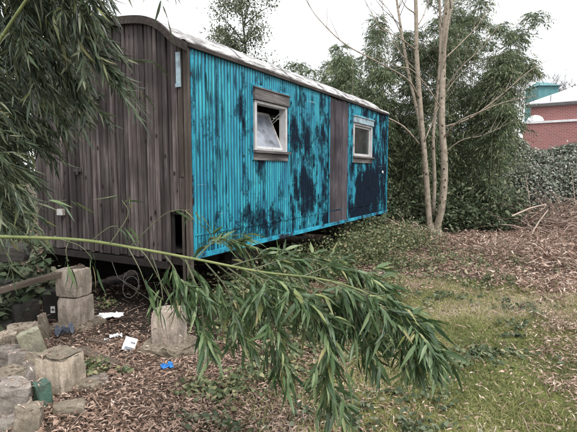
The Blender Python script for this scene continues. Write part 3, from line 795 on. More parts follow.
crumple('paper_scrap','tiny white scrap left of the white carton','paper',G(107,343,.02),.05,.04,.012,M['paper'],9,.8)
crumple('blue_bag','crumpled bright blue plastic bag lying in the leaves','plastic litter',G(167,370,.02),.10,.075,.028,M['blue_plastic'],7,.4)
crumple('grey_bag','crumpled blue grey plastic behind the near stump','plastic litter',G(65,341,.03),.17,.10,.07,M['grey_plastic'],11,.3)
ct=thing('white_carton','flattened white carton standing tilted in the leaves right of the board','carton',G(127,356,.0),math.radians(25))
mb=MB(); R=Matrix.Rotation(math.radians(-35),4,'X')@Matrix.Rotation(math.radians(25),4,'Y'); mb.box(-.055,.05,-.008,.008,.015,.135,M=R); mb.build('panel',M['paper'],ct)
mb=MB(); mb.box(-.035,.045,-.0105,-.0085,.02,.05,M=R); mb.box(.0,.04,-.0105,-.0085,.085,.10,M=R); mb.build('print',M['grey_plastic'],ct)
cb=MB(); pts=spline([G(137,355,.02),G(152,356,.02),G(163,352,.04),G(172,343,.10),G(177,338,.13)],20); cb.tube(pts,.007,8)
o=cb.build('hose','',None) if False else cb.build('hose',M['beige_block'],smooth=True); tag(o,'pale curved hose leading from the leaves to the short stump','hose')
cb=MB()
c0=at(131,290,4.75)
pts=[c0+Vector((.085*math.cos(t)*(1-.05*t/6),.05*math.sin(t),.115*math.sin(t)+.01*t)) for t in np.linspace(0,9.5,50)]
pts=[at(112,262,4.8),at(118,278,4.75)]+pts+[at(150,300,4.8),at(160,316,4.75)]
cb.tube(pts,.0038,6); o=cb.build('cable_loop',M['stone_dark'],smooth=True); tag(o,'grey looped cable hanging in the dark under the wagon end','cable')

# ------------------------------------------------------------------ bamboo
def branchlets(S,D,Ln,nleaf,leaf_len,leaf_w,droop=.6,spread=.55,down=.5,seed=1):
    """leaf roots and directions on many drooping branchlets; returns P,D,L,W,poly"""
    rs=np.random.RandomState(seed); N=len(S)
    S=np.asarray(S,float); D=nrmz(np.asarray(D,float))
    Ln=np.broadcast_to(Ln,(N,)).astype(float)
    t=(np.arange(nleaf)+.6)/nleaf; t=.18+.82*t
    T=np.tile(t,(N,1))+rs.uniform(-.04,.04,(N,nleaf))
    pos=S[:,None,:]+D[:,None,:]*(Ln[:,None]*T)[...,None]
    pos[...,2]-=droop*Ln[:,None]*T**2
    tan=D[:,None,:]+np.zeros((N,nleaf,3)); tan[...,2]-=2*droop*T; tan=nrmz(tan)
    side=nrmz(np.cross(tan,np.array([0,0,1.])+rs.normal(size=(N,1,3))*.5))
    sg=np.where(np.arange(nleaf)%2==0,1,-1)[None,:,None]
    d=tan+side*sg*spread*rs.uniform(.4,1.4,(N,nleaf,1))+rs.normal(size=(N,nleaf,3))*.22
    d[...,2]-=down*rs.uniform(.4,1.5,(N,nleaf))
    L=leaf_len*rs.uniform(.45,1.25,(N,nleaf)); Wd=L*leaf_w*rs.uniform(.8,1.2,(N,nleaf))
    return pos.reshape(-1,3),d.reshape(-1,3),L.ravel(),Wd.ravel()
def twig_tubes(mb,S,D,Ln,droop,r=.0025,n=4,seg=4):
    for s,d,l in zip(S,D,Ln):
        d=Vector(d).normalized(); s=Vector(s)
        pts=[s+d*l*t-Vector((0,0,droop*l*t*t)) for t in np.linspace(0,1,seg)]
        mb.tube(pts,[r,r*.8,r*.6,r*.3][:seg],n,cap=False)

def culm_curve(mb,pts,r0,r1,node=.22,n=8):
    rad=[]; acc=0
    out=[];
    k=len(pts)
    for i,p in enumerate(pts):
        t=i/(k-1); rad.append(r0+(r1-r0)*t)
    mb.tube(pts,rad,n)
    # nodes
    acc=0
    for i in range(1,k):
        acc+=(pts[i]-pts[i-1]).length
        if acc>node:
            acc=0; d=(pts[i]-pts[i-1]).normalized(); r=rad[i]
            mb.tube([pts[i]-d*.006,pts[i],pts[i]+d*.006],[r*1.02,r*1.22,r*1.02],n)

# --- bamboo plants hanging in from the left; each culm: root, apex, tip
def hanging_plant(label,culms,seed,leaf=.108,nb=30):
    rs=np.random.RandomState(seed)
    root=thing('bamboo_plant',label,'bamboo',culms[0][0],0,'bamboo hanging in at the left')
    org=np.array(culms[0][0]); Pa=[];Da=[];La=[];Wa=[]
    tw=MB()
    for ci,(r0,apex,tip,start,n_) in enumerate(culms):
        r0=Vector(r0);apex=Vector(apex);tip=Vector(tip)
        mid=r0.lerp(apex,.55)+Vector((-.12,0,.25))
        q=apex.lerp(tip,.5)+Vector((.03,0,.10))
        pts=spline([r0,mid,apex,q,tip],48)
        cm=MB(); culm_curve(cm,[p-Vector(org) for p in pts],.011,.0025)
        cm.build('culm',M['culm'],root,smooth=True)
        idx=rs.uniform(start,1,n_)**.8*48
        S=[];D=[];Ln=[]
        for k in idx:
            i=min(int(k),47); p=pts[i].lerp(pts[i+1],k-i); d=(pts[i+1]-pts[i]).normalized()
            dd=d*.55+Vector((.62,0,-.42))+Vector(rs.normal(size=3)*np.array([.4,.6,.42]))
            S.append(p-Vector(org)); D.append(dd.normalized()); Ln.append(rs.uniform(.12,.34))
        S=np.array([list(s) for s in S]);D=np.array([list(d) for d in D]);Ln=np.array(Ln)
        twig_tubes(tw,S,D,Ln,.18)
        a=branchlets(S,D,Ln,12,leaf,.064,.18,.5,.15,seed+ci)
        Pa.append(a[0]);Da.append(a[1]);La.append(a[2]);Wa.append(a[3])
    tw.build('twigs',M['culm_dark'],root)
    leaf_mesh('foliage',np.concatenate(Pa),np.concatenate(Da),np.concatenate(La),np.concatenate(Wa),T_HI,M['hang_leaf'],root,bend=.16,fold=.3,droop=.06,seed=seed)
R1=(-2.75,2.9,0);R2=(-2.6,3.3,0);R3=(-3.0,3.5,0);R4=(-2.45,2.7,0)
hanging_plant('bamboo with the longest spray, drooping in front of the brown planks near the roof bow',[
  (R1,at(-20,-60,2.5),at(102,70,2.6),.4,80),
  (R1,at(-40,-40,2.7),at(80,52,2.8),.4,70),
  (R1,at(20,-90,2.4),at(72,0,2.5),.4,50),
  (R1,at(30,-80,2.4),at(90,10,2.5),.5,30),
  (R1,at(110,-110,2.3),at(140,-40,2.4),.75,5)],101)
hanging_plant('bamboo filling the upper left corner with dense dark leaves',[
  (R2,at(-20,-60,2.9),at(60,60,3.1),.35,80),
  (R2,at(-10,-30,2.9),at(70,90,3.1),.35,80),
  (R2,at(-40,-40,2.8),at(34,80,2.9),.35,80),
  (R2,at(-30,-70,2.6),at(20,30,2.7),.35,70)],211)
hanging_plant('bamboo whose middle sprays end over the dark left part of the plank wall',[
  (R3,at(-40,20,3.1),at(52,118,3.3),.35,75),
  (R3,at(-50,40,3.2),at(30,135,3.3),.35,70),
  (R3,at(-60,60,2.9),at(8,125,3.0),.35,70),
  (R3,at(-50,0,3.4),at(66,100,3.5),.45,50)],321)
hanging_plant('lowest bamboo at the left edge hanging down to the sloping beam',[
  (R4,at(-60,100,2.7),at(2,190,2.8),.4,60),
  (R4,at(-60,140,2.8),at(-4,222,2.9),.45,40),
  (R4,at(-70,90,3.0),at(10,165,3.1),.4,60),
  (R4,at(-60,170,2.9),at(2,215,3.2),.45,40)],431)

# --- the bent culm that crosses the picture, with its drooping leafy side branches
bent=thing('leaning_bamboo','long green bamboo stem bent low across the yard with drooping leafy tip','bamboo',(-2.3,2.5,0))
org=Vector((-2.3,2.5,0))
main=[Vector((-2.3,2.5,0)),Vector((-2.25,2.5,.55)),at(-150,245,2.45),at(-60,236,2.42),at(10,237,2.38),at(80,240,2.33),at(140,249,2.28),at(200,260,2.22),at(262,272,2.15),at(320,279,2.08),at(366,293,2.02),at(402,316,1.97),at(426,346,1.93)]
mp=spline(main,140)
cm=MB(); culm_curve(cm,[p-org for p in mp],.0125,.0022,.24); cm.build('culm',M['culm'],bent,smooth=True)
SB=[ # side branches: control points (px,py,Y)
 [(165,255,2.26),(176,272,2.2),(183,300,2.16)],
 [(185,258,2.24),(200,298,2.15),(204,338,2.1)],
 [(205,262,2.22),(228,292,2.15),(236,335,2.12)],
 [(180,257,2.3),(198,275,2.4),(215,300,2.45)],
 [(225,265,2.2),(264,300,2.1),(281,368,2.05)],
 [(240,268,2.18),(262,285,2.2),(275,352,2.1)],
 [(215,263,2.2),(240,285,2.3),(256,312,2.35)],
 [(240,268,2.18),(272,284,2.1),(304,302,2.0)],
 [(255,270,2.16),(290,288,2.05),(318,312,2.0)],
 [(262,272,2.15),(285,295,2.2),(300,318,2.25)],
 [(290,276,2.12),(322,322,2.0),(329,398,1.95)],
 [(300,277,2.1),(330,340,2.05),(324,388,2.0)],
 [(290,276,2.12),(322,296,2.1),(338,322,2.1)],
 [(315,279,2.08),(350,300,2.0),(368,348,1.96)],
 [(320,279,2.08),(345,298,2.1),(362,330,2.1)],
 [(330,281,2.06),(370,300,1.95),(398,338,1.92)],
 [(345,285,2.05),(388,300,2.0),(416,330,1.9)],
 [(360,291,2.03),(398,314,1.95),(424,348,1.9)],
 [(380,300,2.01),(404,328,1.92),(414,360,1.9)],
 [(392,308,2.0),(415,325,1.95),(430,352,1.9)],
 [(250,270,2.18),(295,258,2.3),(340,266,2.35)],
 [(300,277,2.1),(340,266,2.25),(380,284,2.3)],
 [(230,266,2.2),(262,258,2.35),(295,262,2.4)],
 [(195,259,2.25),(215,242,2.4),(238,244,2.5)],
]
tw=MB();Pa=[];Da=[];La=[];Wa=[]
rs=np.random.RandomState(77)
for bi,b in enumerate(SB):
    pts=spline([at(*c)-org for c in b],24)
    tw.tube(pts,list(np.linspace(.0042,.0016,25)),5)
    length=sum((pts[i+1]-pts[i]).length for i in range(24))
    nbr=int((6+length*24) if b[-1][0]<345 else (9+length*34)); S=[];D=[];Ln=[]
    for k in list(rs.uniform(.2,1,nbr)*24)+[23.5,23.7,23.9]:
        i=min(int(k),23); p=pts[i].lerp(pts[i+1],k-i); d=(pts[i+1]-pts[i]).normalized()
        dd=d*.85+Vector(rs.normal(size=3)*np.array([.55,.6,.42]))+Vector((.2,0,.05))
        S.append(list(p));D.append(list(dd.normalized()));Ln.append(rs.uniform(.06,.13))
    S=np.array(S);D=np.array(D);Ln=np.array(Ln)
    twig_tubes(tw,S,D,Ln,.4,.0016)
    a=branchlets(S,D,Ln,7,.098,.080,.25,.6,.22,900+bi)
    Pa.append(a[0]);Da.append(a[1]);La.append(a[2]);Wa.append(a[3])
# sparse sprigs on the left part of the culm
SP=[[(60,239,2.34),(80,246,2.3),(92,258,2.3)],[(70,239,2.34),(66,250,2.3),(68,262,2.3)],[(128,247,2.29),(140,270,2.2),(147,290,2.2)],
    [(90,242,2.33),(108,228,2.3),(118,226,2.3)],[(110,244,2.3),(128,215,2.3),(122,200,2.3)],[(150,250,2.28),(160,280,2.25),(163,300,2.2)],
    [(30,237,2.36),(42,205,2.4),(66,200,2.4)],[(130,247,2.29),(165,214,2.2),(190,210,2.2)],[(140,249,2.28),(150,262,2.2),(170,300,2.2)]]
for bi,b in enumerate(SP):
    pts=spline([at(*c)-org for c in b],12); tw.tube(pts,list(np.linspace(.003,.0014,13)),5)
    S=[];D=[];Ln=[]
    for k in (7,9.5,11.9):
        i=min(int(k),11); p=pts[i].lerp(pts[i+1],k-i); d=(pts[i+1]-pts[i]).normalized()
        S.append(list(p));D.append(list((d+Vector(rs.normal(size=3)*.3)).normalized()));Ln.append(.06)
    a=branchlets(np.array(S),np.array(D),np.array(Ln),2,.11,.06,.4,.5,.6,970+bi)
    Pa.append(a[0]);Da.append(a[1]);La.append(a[2]);Wa.append(a[3])
tw.build('side_branches',M['culm_dark'],bent)
leaf_mesh('foliage',np.concatenate(Pa),np.concatenate(Da),np.concatenate(La),np.concatenate(Wa),T_HI,M['bamboo_leaf'],bent,bend=.16,fold=.3,droop=.10,seed=5)

# --- bamboo thicket behind
def clump(label,x,y,h,seed,spread=.9,nc=9,dens=1.0,leaf=.12,group='bamboo clumps behind the wagon and tree',lean=(0,0),bottom=.05):
    rs=np.random.RandomState(seed)
    z=float(gz(x,y)); root=thing('bamboo_clump',label,'bamboo',(x,y,z),0,group)
    S=[];D=[];Ln=[]
    for c in range(nc):
        a=rs.uniform(0,2*math.pi); r=rs.uniform(0,.45)
        b=Vector((r*math.cos(a),r*math.sin(a),0)); hh=h*rs.uniform(.62,1.0)
        a2=a+rs.normal()*.5; off=spread*rs.uniform(.3,1.0)
        hh=h*rs.uniform(.5,1.0)
        o=Vector((math.cos(a2)*off+lean[0],math.sin(a2)*off*.8+lean[1],0))
        pts=spline([b,b+o*.12+Vector((0,0,hh*.42)),b+o*.45+Vector((0,0,hh*.8)),b+o*.85+Vector((0,0,hh*.98)),b+o*1.3+Vector((0,0,hh*.93))],26)
        mb=MB(); mb.tube(pts,list(np.linspace(.016,.003,27)),6); mb.build('culm',M['culm_dark'],root,smooth=True)
        nb=int(230*dens)
        for k in bottom*26+(1-bottom)*26*rs.uniform(0,1,nb)**.85:
            i=min(int(k),25); p=pts[i].lerp(pts[i+1],k-i)
            th=rs.uniform(0,2*math.pi); t=k/26
            d=Vector((math.cos(th),math.sin(th),rs.uniform(-.1,.9)))
            S.append(list(p));D.append(list(d.normalized()));Ln.append(rs.uniform(.2,.7)*(1.15-.5*t))
    a=branchlets(np.array(S),np.array(D),np.array(Ln),9,leaf,.085,.55,.6,.5,seed)
    leaf_mesh('foliage',*a,T_LO,M['thicket_leaf'],root,bend=.1,fold=.3,seed=seed)
CL=[('bamboo clump nearest the brick building, screening its left end',6.75,14.7,5.7,.8,1.0),
    ('rear bamboo clump at the right, its plumes highest beside the brick building',6.1,16.0,7.8,1.0,1.1),
    ('rear bamboo clump seen just right of the right tree stem',4.7,15.6,7.2,1.0,1.1),
    ('rear bamboo clump filling the gap above the far window of the wagon',1.9,14.8,5.6,1.1,1.0),
    ('rear bamboo clump rising between the wagon and the left tree stem',2.9,15.4,6.4,1.1,1.0),
    ('bamboo clump just past the far end of the blue side wall',1.75,12.6,4.6,.8,1.0),
    ('bamboo clump rising behind the far end of the wagon roof',.7,14.0,5.0,1.0,.9),
    ('low spreading bamboo clump directly behind the forked tree trunks',3.3,14.2,5.4,.9,1.0),
    ('bamboo clump between wagon end and the forked tree',2.4,13.6,5.3,.9,1.0),
    ('bamboo clump right behind and right of the forked tree',4.2,13.8,5.6,.9,1.0),
    ('tallest bamboo clump, right of the forked tree against the sky',5.2,14.0,7.3,1.0,1.1),
    ('bamboo clump with yellowish low leaves left of the brick wall',5.75,13.6,6.2,.8,1.1),
    ('rightmost bamboo clump, its edge thin against the brick wall',6.25,15.0,6.3,.9,.8),
    ('rear bamboo clump seen through the forked tree stems',3.9,16.2,6.4,1.2,.8),
    ('rear bamboo clump showing above the tallest clump\'s left shoulder',5.7,16.4,7.0,1.2,.9),
    ('rear bamboo clump behind the clump at the wagon\'s far end',2.1,16.0,5.9,1.2,.9),
    ('rear bamboo clump whose top shows low above the roof middle',.1,15.5,4.6,1.1,.7)]
for i,(lb,x,y,h,sp,dn) in enumerate(CL): clump(lb,x,y,h,500+i*7,sp,9,dn)
# bamboo on the far side of the wagon closes the view beneath it
for i,(x,y) in enumerate(((-4.4,7.0),(-2.6,9.2),(-1.0,12.2))):
    clump(['bamboo clump beyond the plank end on the wagon\'s hidden side','bamboo clump beyond the middle of the wagon\'s hidden side','bamboo clump beyond the far corner of the wagon\'s hidden side'][i],x,y,(4.6,2.6,2.6)[i],700+i,(1.0,.7,.7)[i],(10,7,7)[i],(1.2,.8,.8)[i],group='bamboo clumps on the hidden side of the wagon',bottom=.02)

# ------------------------------------------------------------------ the forked tree
tb=at(434,236,12.5); tb.z=float(gz(tb.x,tb.y))
tree=thing('forked_tree','bare pale tree forked into several slim stems past the wagon\'s far end','tree',tb)
def stem(name,ctrl,r0,r1,mat,n=12,k=26,wob=.05,parent=tree,o=tb):
    pts=spline([at(*c)-o for c in ctrl],k)
    mb=MB(); rad=[r0+(r1-r0)*(i/k) for i in range(k+1)]
    mb.tube(pts,rad,n,wob=wob); return mb.build(name,mat,parent,smooth=True),pts
Yt=12.5
TR=[([(431,238,Yt),(428,205,Yt),(425,160,Yt-.1),(421,115,Yt-.1),(417,60,Yt-.2),(416,10,Yt-.3),(414,-50,Yt-.4)],.088,.042),
    ([(434,238,Yt-.05),(442,205,Yt-.2),(444.5,165,Yt-.3),(442,125,Yt-.3),(442.5,85,Yt-.3),(444,40,Yt-.3),(447,0,Yt-.3),(450,-60,Yt-.3)],.10,.055),
    ([(433,215,Yt+.1),(434.5,180,Yt+.2),(433,140,Yt+.2),(436,105,Yt+.2),(440,60,Yt+.1),(440,15,Yt+.1),(437,-40,Yt)],.055,.03),
    ([(425,160,Yt),(419,120,Yt+.3),(409,75,Yt+.5),(402,35,Yt+.6),(396,-5,Yt+.7),(388,-60,Yt+.8)],.05,.026),
    ([(442,75,Yt-.3),(447,30,Yt-.5),(453,-5,Yt-.6),(458,-50,Yt-.7)],.042,.026)]
mb=MB(); mb.tube([Vector((0,0,-.1)),Vector((0,0,.06)),Vector((.0,0,.25))],[.24,.17,.10],12,wob=.4); mb.build('root_flare',M['bark_pale'],tree,smooth=True)
stems=[]
for c,a,b in TR: stems.append(stem('trunk',c,a,b,M['bark_pale'])[1])
BRN=[[(443,138,12.2),(458,122,11.6),(480,112,11.2),(505,102,10.9),(535,96,10.7)],
     [(444,127,12.2),(470,118,11.8),(500,96,11.6),(528,72,11.4),(548,60,11.4)],
     [(419,144,12.3),(405,128,11.7),(388,118,11.2),(365,110,10.7),(345,106,10.4),(326,108,10.2)],
     [(420,100,12.4),(408,80,11.8),(378,62,11.2),(345,44,10.8),(318,18,10.4),(303,-5,10.2)],
     [(416,50,12.3),(400,38,11.8),(380,26,11.5),(362,-5,11.2)],
     [(418,72,12.3),(400,52,12.7),(385,20,13),(380,-20,13)],
     [(443,60,12.2),(462,42,12.5),(480,22,12.8),(500,-10,13)],
     [(444,90,12.2),(462,66,11.8),(482,48,11.6),(498,26,11.4)],
     [(415,30,12.2),(424,14,12.4),(430,-10,12.6)],
     [(402,35,13.1),(390,12,13.3),(372,-8,13.4)],
     [(416,14,12.2),(404,4,12),(396,-20,11.8)],
     [(425,140,12.2),(440,104,12.6),(455,80,12.8),(475,60,13)],
     [(442,110,12.2),(428,88,11.8),(412,70,11.6),(397,66,11.4),(377,58,11.2)],
     [(445,152,12.2),(462,140,11.9),(480,136,11.7),(500,128,11.6)]]
rr=random.Random(3)
for bi,c in enumerate(BRN):
    pts=spline([at(*q)-tb for q in c],22); mb=MB(); r0=.026 if bi<4 else .018
    mb.tube(pts,list(np.linspace(r0,.006,23)),6,wob=.1)
    for _ in range(7):
        i=rr.randint(6,21); d=(pts[i+1]-pts[i]).normalized()
        d2=(d+Vector((rr.gauss(0,.5),rr.gauss(0,.5),rr.gauss(.25,.4)))).normalized(); l=rr.uniform(.3,.9)
        q=[pts[i],pts[i]+d2*l*.5+Vector((0,0,.03)),pts[i]+d2*l+Vector((0,0,.10))]
        mb.tube(q,[.006,.004,.002],4,cap=False)
    mb.build('branch',M['bark_pale'],tree,smooth=True)
for si,pts in enumerate(stems):
    mb=MB()
    for _ in range(9):
        i=rr.randint(13,24); d2=Vector((rr.gauss(0,.8),rr.gauss(0,.6),rr.uniform(.3,1))).normalized(); l=rr.uniform(.5,1.5)
        e=[pts[i],pts[i]+d2*l*.5+Vector((rr.gauss(0,.05),0,.05)),pts[i]+d2*l+Vector((0,0,.25))]
        mb.tube(e,[.012,.008,.003],5,cap=False)
        for _ in range(3):
            t=rr.uniform(.4,1); p=e[1].lerp(e[2],t); d3=(d2+Vector((rr.gauss(0,.6),rr.gauss(0,.6),rr.gauss(.2,.4)))).normalized()
            mb.tube([p,p+d3*rr.uniform(.2,.5)],[.004,.002],4,cap=False)
    mb.build('twigs',M['bark_dark'],tree)

# ------------------------------------------------------------------ other trees
def bushy(name,label,cat,x,y,h,rad,seed,nleaf=9000,mat=None,leaf=.09,trunk=.10,zc=.62,gap=.5,group=None,tm=T_LO,asp=.2):
    """tapered trunk, limbs and a crown of clustered leaves"""
    rs=np.random.RandomState(seed); z=float(gz(x,y)); root=thing(name,label,cat,(x,y,z),0,group)
    mb=MB(); top=Vector((rs.normal()*.1,rs.normal()*.1,h*.92)); tp=spline([(0,0,-.1),(rs.normal()*.08,0,h*.3),(rs.normal()*.1,0,h*.6),top],14)
    mb.tube(tp,list(np.linspace(trunk,trunk*.25,15)),8,wob=.2); mb.build('trunk',M['bark_dark'],root,smooth=True)
    lim=MB(); ends=[]
    nl=int(26)
    for i in range(nl):
        k=int(3+11*i/nl); a=rs.uniform(0,2*math.pi); t=k/14
        l=rad*rs.uniform(.5,1.1)*(1.15-.6*abs(t-zc)/.6)
        e=tp[k]+Vector((math.cos(a)*l,math.sin(a)*l,l*rs.uniform(.2,.9)))
        q=[tp[k],tp[k].lerp(e,.5)+Vector((0,0,.08*l)),e]; lim.tube(q,[trunk*.3,trunk*.18,.006],5,cap=False)
        for t2 in (.45,.6,.75,.9,1.0):
            p=tp[k].lerp(e,t2); ends.append([*(p+Vector(rs.normal(size=3)*.22*rad*.5))])
    lim.build('branches',M['bark_dark'],root)
    E=np.array(ends); E=E[rs.rand(len(E))>gap*.5]
    idx=rs.randint(0,len(E),nleaf); cs=rs.uniform(.10,.26,len(E))*rad
    P=E[idx]+rs.normal(size=(nleaf,3))*cs[idx][:,None]*np.array([1,1,.8])
    D=rs.normal(size=(nleaf,3)); D[:,2]-=.3
    L=leaf*rs.uniform(.6,1.2,nleaf)
    leaf_mesh('crown',P,D,L,L*asp,tm,mat or M['olive_leaf'],root,bend=.1,seed=seed)
bushy('leafy_tree','slender grey green tree standing against the sky behind the wagon roof','tree',-1.45,16.5,8.4,1.15,900,17000,leaf=.105,gap=.8,zc=.7,asp=.22)
bushy('small_tree','low grey tuft of a tree just above the roof, left of the bamboo','tree',.35,19,5.7,1.3,905,4500,leaf=.13,gap=.9,asp=.2)
# bare, hazy trees far behind the brick building
def bare_tree(label,x,y,h,seed):
    r=random.Random(seed); root=thing('bare_tree',label,'tree',(x,y,0),0,'bare trees behind the brick building')
    tr=MB(); tr.tube([(0,0,0),(0.1,0,h*.3),(0,0,h*.55)],[.22,.17,.11],8); tr.build('trunk',M['bark_dark'],root)
    cr=MB()
    def grow(p,d,l,rd,n):
        e=p+d*l; cr.tube([p,p.lerp(e,.5)+Vector((r.gauss(0,.05),r.gauss(0,.05),0))*l,e],[rd,rd*.8,rd*.6],4,cap=False)
        if n==0: return
        for _ in range(3 if n>1 else 4):
            d2=(d+Vector((r.gauss(0,.5),r.gauss(0,.5),r.gauss(.05,.35)))).normalized(); grow(p.lerp(e,r.uniform(.5,1)),d2,l*r.uniform(.55,.85),rd*.55,n-1)
    for i in range(6):
        a=i*1.05+r.random(); grow(Vector((0,0,h*r.uniform(.3,.55))),Vector((math.cos(a)*.6,math.sin(a)*.6,1)).normalized(),h*.25,.08,4)
    cr.build('branches',M['bark_dark'],root)
bare_tree('hazy bare tree above the right end of the white roof',22.6,38,10.2,1)
bare_tree('hazy bare tree above the middle of the white roof, by the teal shed',20.5,41,10.0,2)

# ------------------------------------------------------------------ brick building, teal shed
bl=at(526,130,26.6); br_=at(640,130,23.6)
dv=(Vector((br_.x-bl.x,br_.y-bl.y,0))); BL=dv.length; ang=math.atan2(dv.y,dv.x)
bld=thing('brick_building','red brick outbuilding with white sloping roof at the right edge','building',(bl.x,bl.y,0),ang)
def zat(py,Y): return at(500,py,Y).z
ztop=zat(103.5,27.0); zmid=zat(121,26.2)
LB=13.0
mb=MB(); mb.box(0,LB,1.2,6.5,0,ztop); mb.build('upper_wall',M['brick'],bld)
mb=MB(); mb.box(-.15,LB,.0,1.199,0,zmid-.12); mb.build('lower_wall',M['brick'],bld)
mb=MB(); mb.box(-.25,LB+.1,-.07,1.19,zmid-.119,zmid+.0); mb.build('coping',M['white_coat'],bld)
mb=MB(); e=ztop+.06; r_=1.25
mb.add([(-.2,.9,e),(LB,.9,e),(LB,6.8,e),(-.2,6.8,e),(2.2,3.8,e+r_),(LB,3.8,e+r_),(-.2,.9,e-.06),(LB,.9,e-.06),(LB,6.8,e-.06),(-.2,6.8,e-.06)],
       [(0,1,5,4),(2,3,4,5),(3,0,4),(1,2,5),(0,6,7,1),(1,7,8,2),(2,8,9,3),(3,9,6,0),(6,9,8,7)])
mb.build('roof',M['roof_pale'],bld)
mb=MB(); mb.box(-.2,LB,.86,1.19,ztop-.16,ztop-.005); mb.build('gutter',M['gutter'],bld)
ld=MB()
for i in range(4): ld.box(1.0+i*2.2,1.04+i*2.2,.93,.96,ztop+.08,ztop+.42)
ld.build('snow_guard',M['gutter'],bld)
lamp=MB(); R=[(0,.0),(.42,.0),(.44,.12),(.36,.26),(.2,.36),(0,.4)]
for (a,za),(b,zb_) in zip(R[1:],R[2:]):
    for k in range(12):
        t0,t1=2*math.pi*k/12,2*math.pi*(k+1)/12
        lamp.add([(a*math.cos(t0),a*math.sin(t0),za),(a*math.cos(t1),a*math.sin(t1),za),(b*math.cos(t1),b*math.sin(t1),zb_),(b*math.cos(t0),b*math.sin(t0),zb_)],[(0,1,2,3)])
lo=lamp.build('roof_vent',M['white_coat'],bld,loc=(.35,.55,zmid)) 
sh=at(552,79,36); shed=thing('teal_shed','small teal roofed shed showing between bamboo edge and white roof','shed',(sh.x-.2,36,0))
mb=MB(); mb.box(-.75,.75,0,2,0,sh.z-.5); mb.build('wall',M['teal'],shed)
mb=MB(); z=sh.z-.5; mb.add([(-.9,-.2,z),(.9,-.2,z),(.9,2.2,z),(-.9,2.2,z),(-.4,1.,z+.45),(.4,1.,z+.45)],[(0,1,5,4),(2,3,4,5),(3,0,4),(1,2,5),(3,2,1,0)]); mb.build('roof',M['teal'],shed)

# ------------------------------------------------------------------ ivy mound and hedge
def ivy_mound(label,cx,cy,rx,ry,h,seed,n=16000,leaf=.13,lm='ivy_leaf'):
    rs=np.random.RandomState(seed); root=thing('ivy_hedge',label,'hedge',(cx,cy,0),0,'ivy hedges before the brick wall')
    def H(x,y):
        d=np.sqrt((x/rx)**2+(y/ry)**2); b=np.clip(1-d**2.6,0,None)**.5
        return h*b*(.82+.36*vnoise((x+50)*1.1,(y+50)*1.1,seed))
    g=44; V=[];Fc=[]
    for i in range(g+1):
        for j in range(g+1):
            x=(i/g*2-1)*rx;y=(j/g*2-1)*ry; V.append((x,y,float(H(x,y))-.12))
    for i in range(g):
        for j in range(g): a=i*(g+1)+j; Fc.append((a,a+g+1,a+g+2,a+1))
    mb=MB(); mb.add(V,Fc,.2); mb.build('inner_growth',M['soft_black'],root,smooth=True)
    x=rs.uniform(-rx,rx,n*2);y=rs.uniform(-ry,ry,n*2); k=(x/rx)**2+(y/ry)**2<1; x,y=x[k][:n],y[k][:n]; m=len(x)
    zz=H(x,y); u=rs.rand(m); lowr=rs.rand(m)<.3
    P=np.stack([x,y,np.where(lowr,zz*u,zz+rs.normal(size=m)*.07)],-1)
    # outward slope
    e=.05; nx=-(H(x+e,y)-H(x-e,y))/(2*e); ny=-(H(x,y+e)-H(x,y-e))/(2*e)
    D=np.stack([np.clip(nx,-2,2)*.6,np.clip(ny,-2,2)*.6,-.3+0*nx],-1)+rs.normal(size=(m,3))*.8
    L=leaf*rs.uniform(.5,1.2,m)
    leaf_mesh('ivy_leaves',P,D,L,L*.38,T_MID,M[lm],root,bend=.2,seed=seed,flat=.7)
ivy_mound('big grey green ivy hedge below the red brick wall at the right edge',10.4,16.8,4.4,2.6,2.2,41,70000,.095,'hedge_leaf')
ivy_mound('lower ivy hedge between the bamboo and the dry brush heap',7.0,15.0,1.6,1.3,1.75,42,20000,.085,'hedge_leaf')
for i_,(x_,y_,r_) in enumerate(((-.6,17.5,2.2),(3.0,18.0,2.4),(6.4,18.4,2.2))): ivy_mound(['dark evergreen hedge behind the bamboo beyond the wagon roof','dark evergreen hedge behind the bamboo at the forked tree','dark evergreen hedge behind the tallest bamboo clump'][i_],x_,y_,r_,1.2,3.1,45+i_,12000,.13)

ivy_mound('tall evergreen bush filling the gap left of the brick building',9.5,20.5,1.7,1.3,3.1,49,12000,.13,'hedge_leaf')
# dry brush heap
def brush(label,cx,cy,rx,ry,h,n,seed,l=(.4,1.2)):
    r=random.Random(seed); root=thing('brush_heap',label,'brush heap',(cx,cy,float(gz(cx,cy))),0,'heaps of dry brushwood')
    mb=MB()
    for i in range(n):
        a=r.uniform(0,6.28); q=math.sqrt(r.random()); x,y=q*rx*math.cos(a),q*ry*math.sin(a); z=h*(1-q*q)*r.uniform(.15,1)
        d=Vector((r.gauss(0,1),r.gauss(0,.7),r.gauss(0,.42))).normalized(); ll=r.uniform(*l); rad=r.choice((.004,.006,.008,.013))
        p=Vector((x,y,max(.02,z))); e=p+d*ll; e.z=max(e.z,-.02); m_=p.lerp(e,.5)+Vector((0,0,r.uniform(0,.12)))
        mb.tube([p,m_,e],[rad,rad*.8,rad*.4],4,tint=r.random(),cap=False)
    mb.build('sticks',M['dry_twig'],root)
    rs=np.random.RandomState(seed); m=n*5; a=rs.uniform(0,6.28,m);q=np.sqrt(rs.rand(m)); P=np.stack([q*rx*np.cos(a),q*ry*np.sin(a),h*(1-q*q)*rs.uniform(0,1,m)],-1)
    leaf_mesh('dry_leaves',P,rs.normal(size=(m,3))*np.array([1,1,.4]),.14*rs.uniform(.5,1.2,m),.013,T_LO,M['litter'],root,seed=seed)
brush('pale dry brushwood heap in front of the ivy hedge at right',7.5,12.9,1.8,.9,.85,420,51)
brush('reddish bramble heap at the right edge nearer the camera',5.1,8.7,1.3,1.2,.32,300,52,(.25,.7))
brush('low twig heap lying at the foot of the forked tree',2.9,12.2,.8,.6,.25,110,53,(.2,.6))
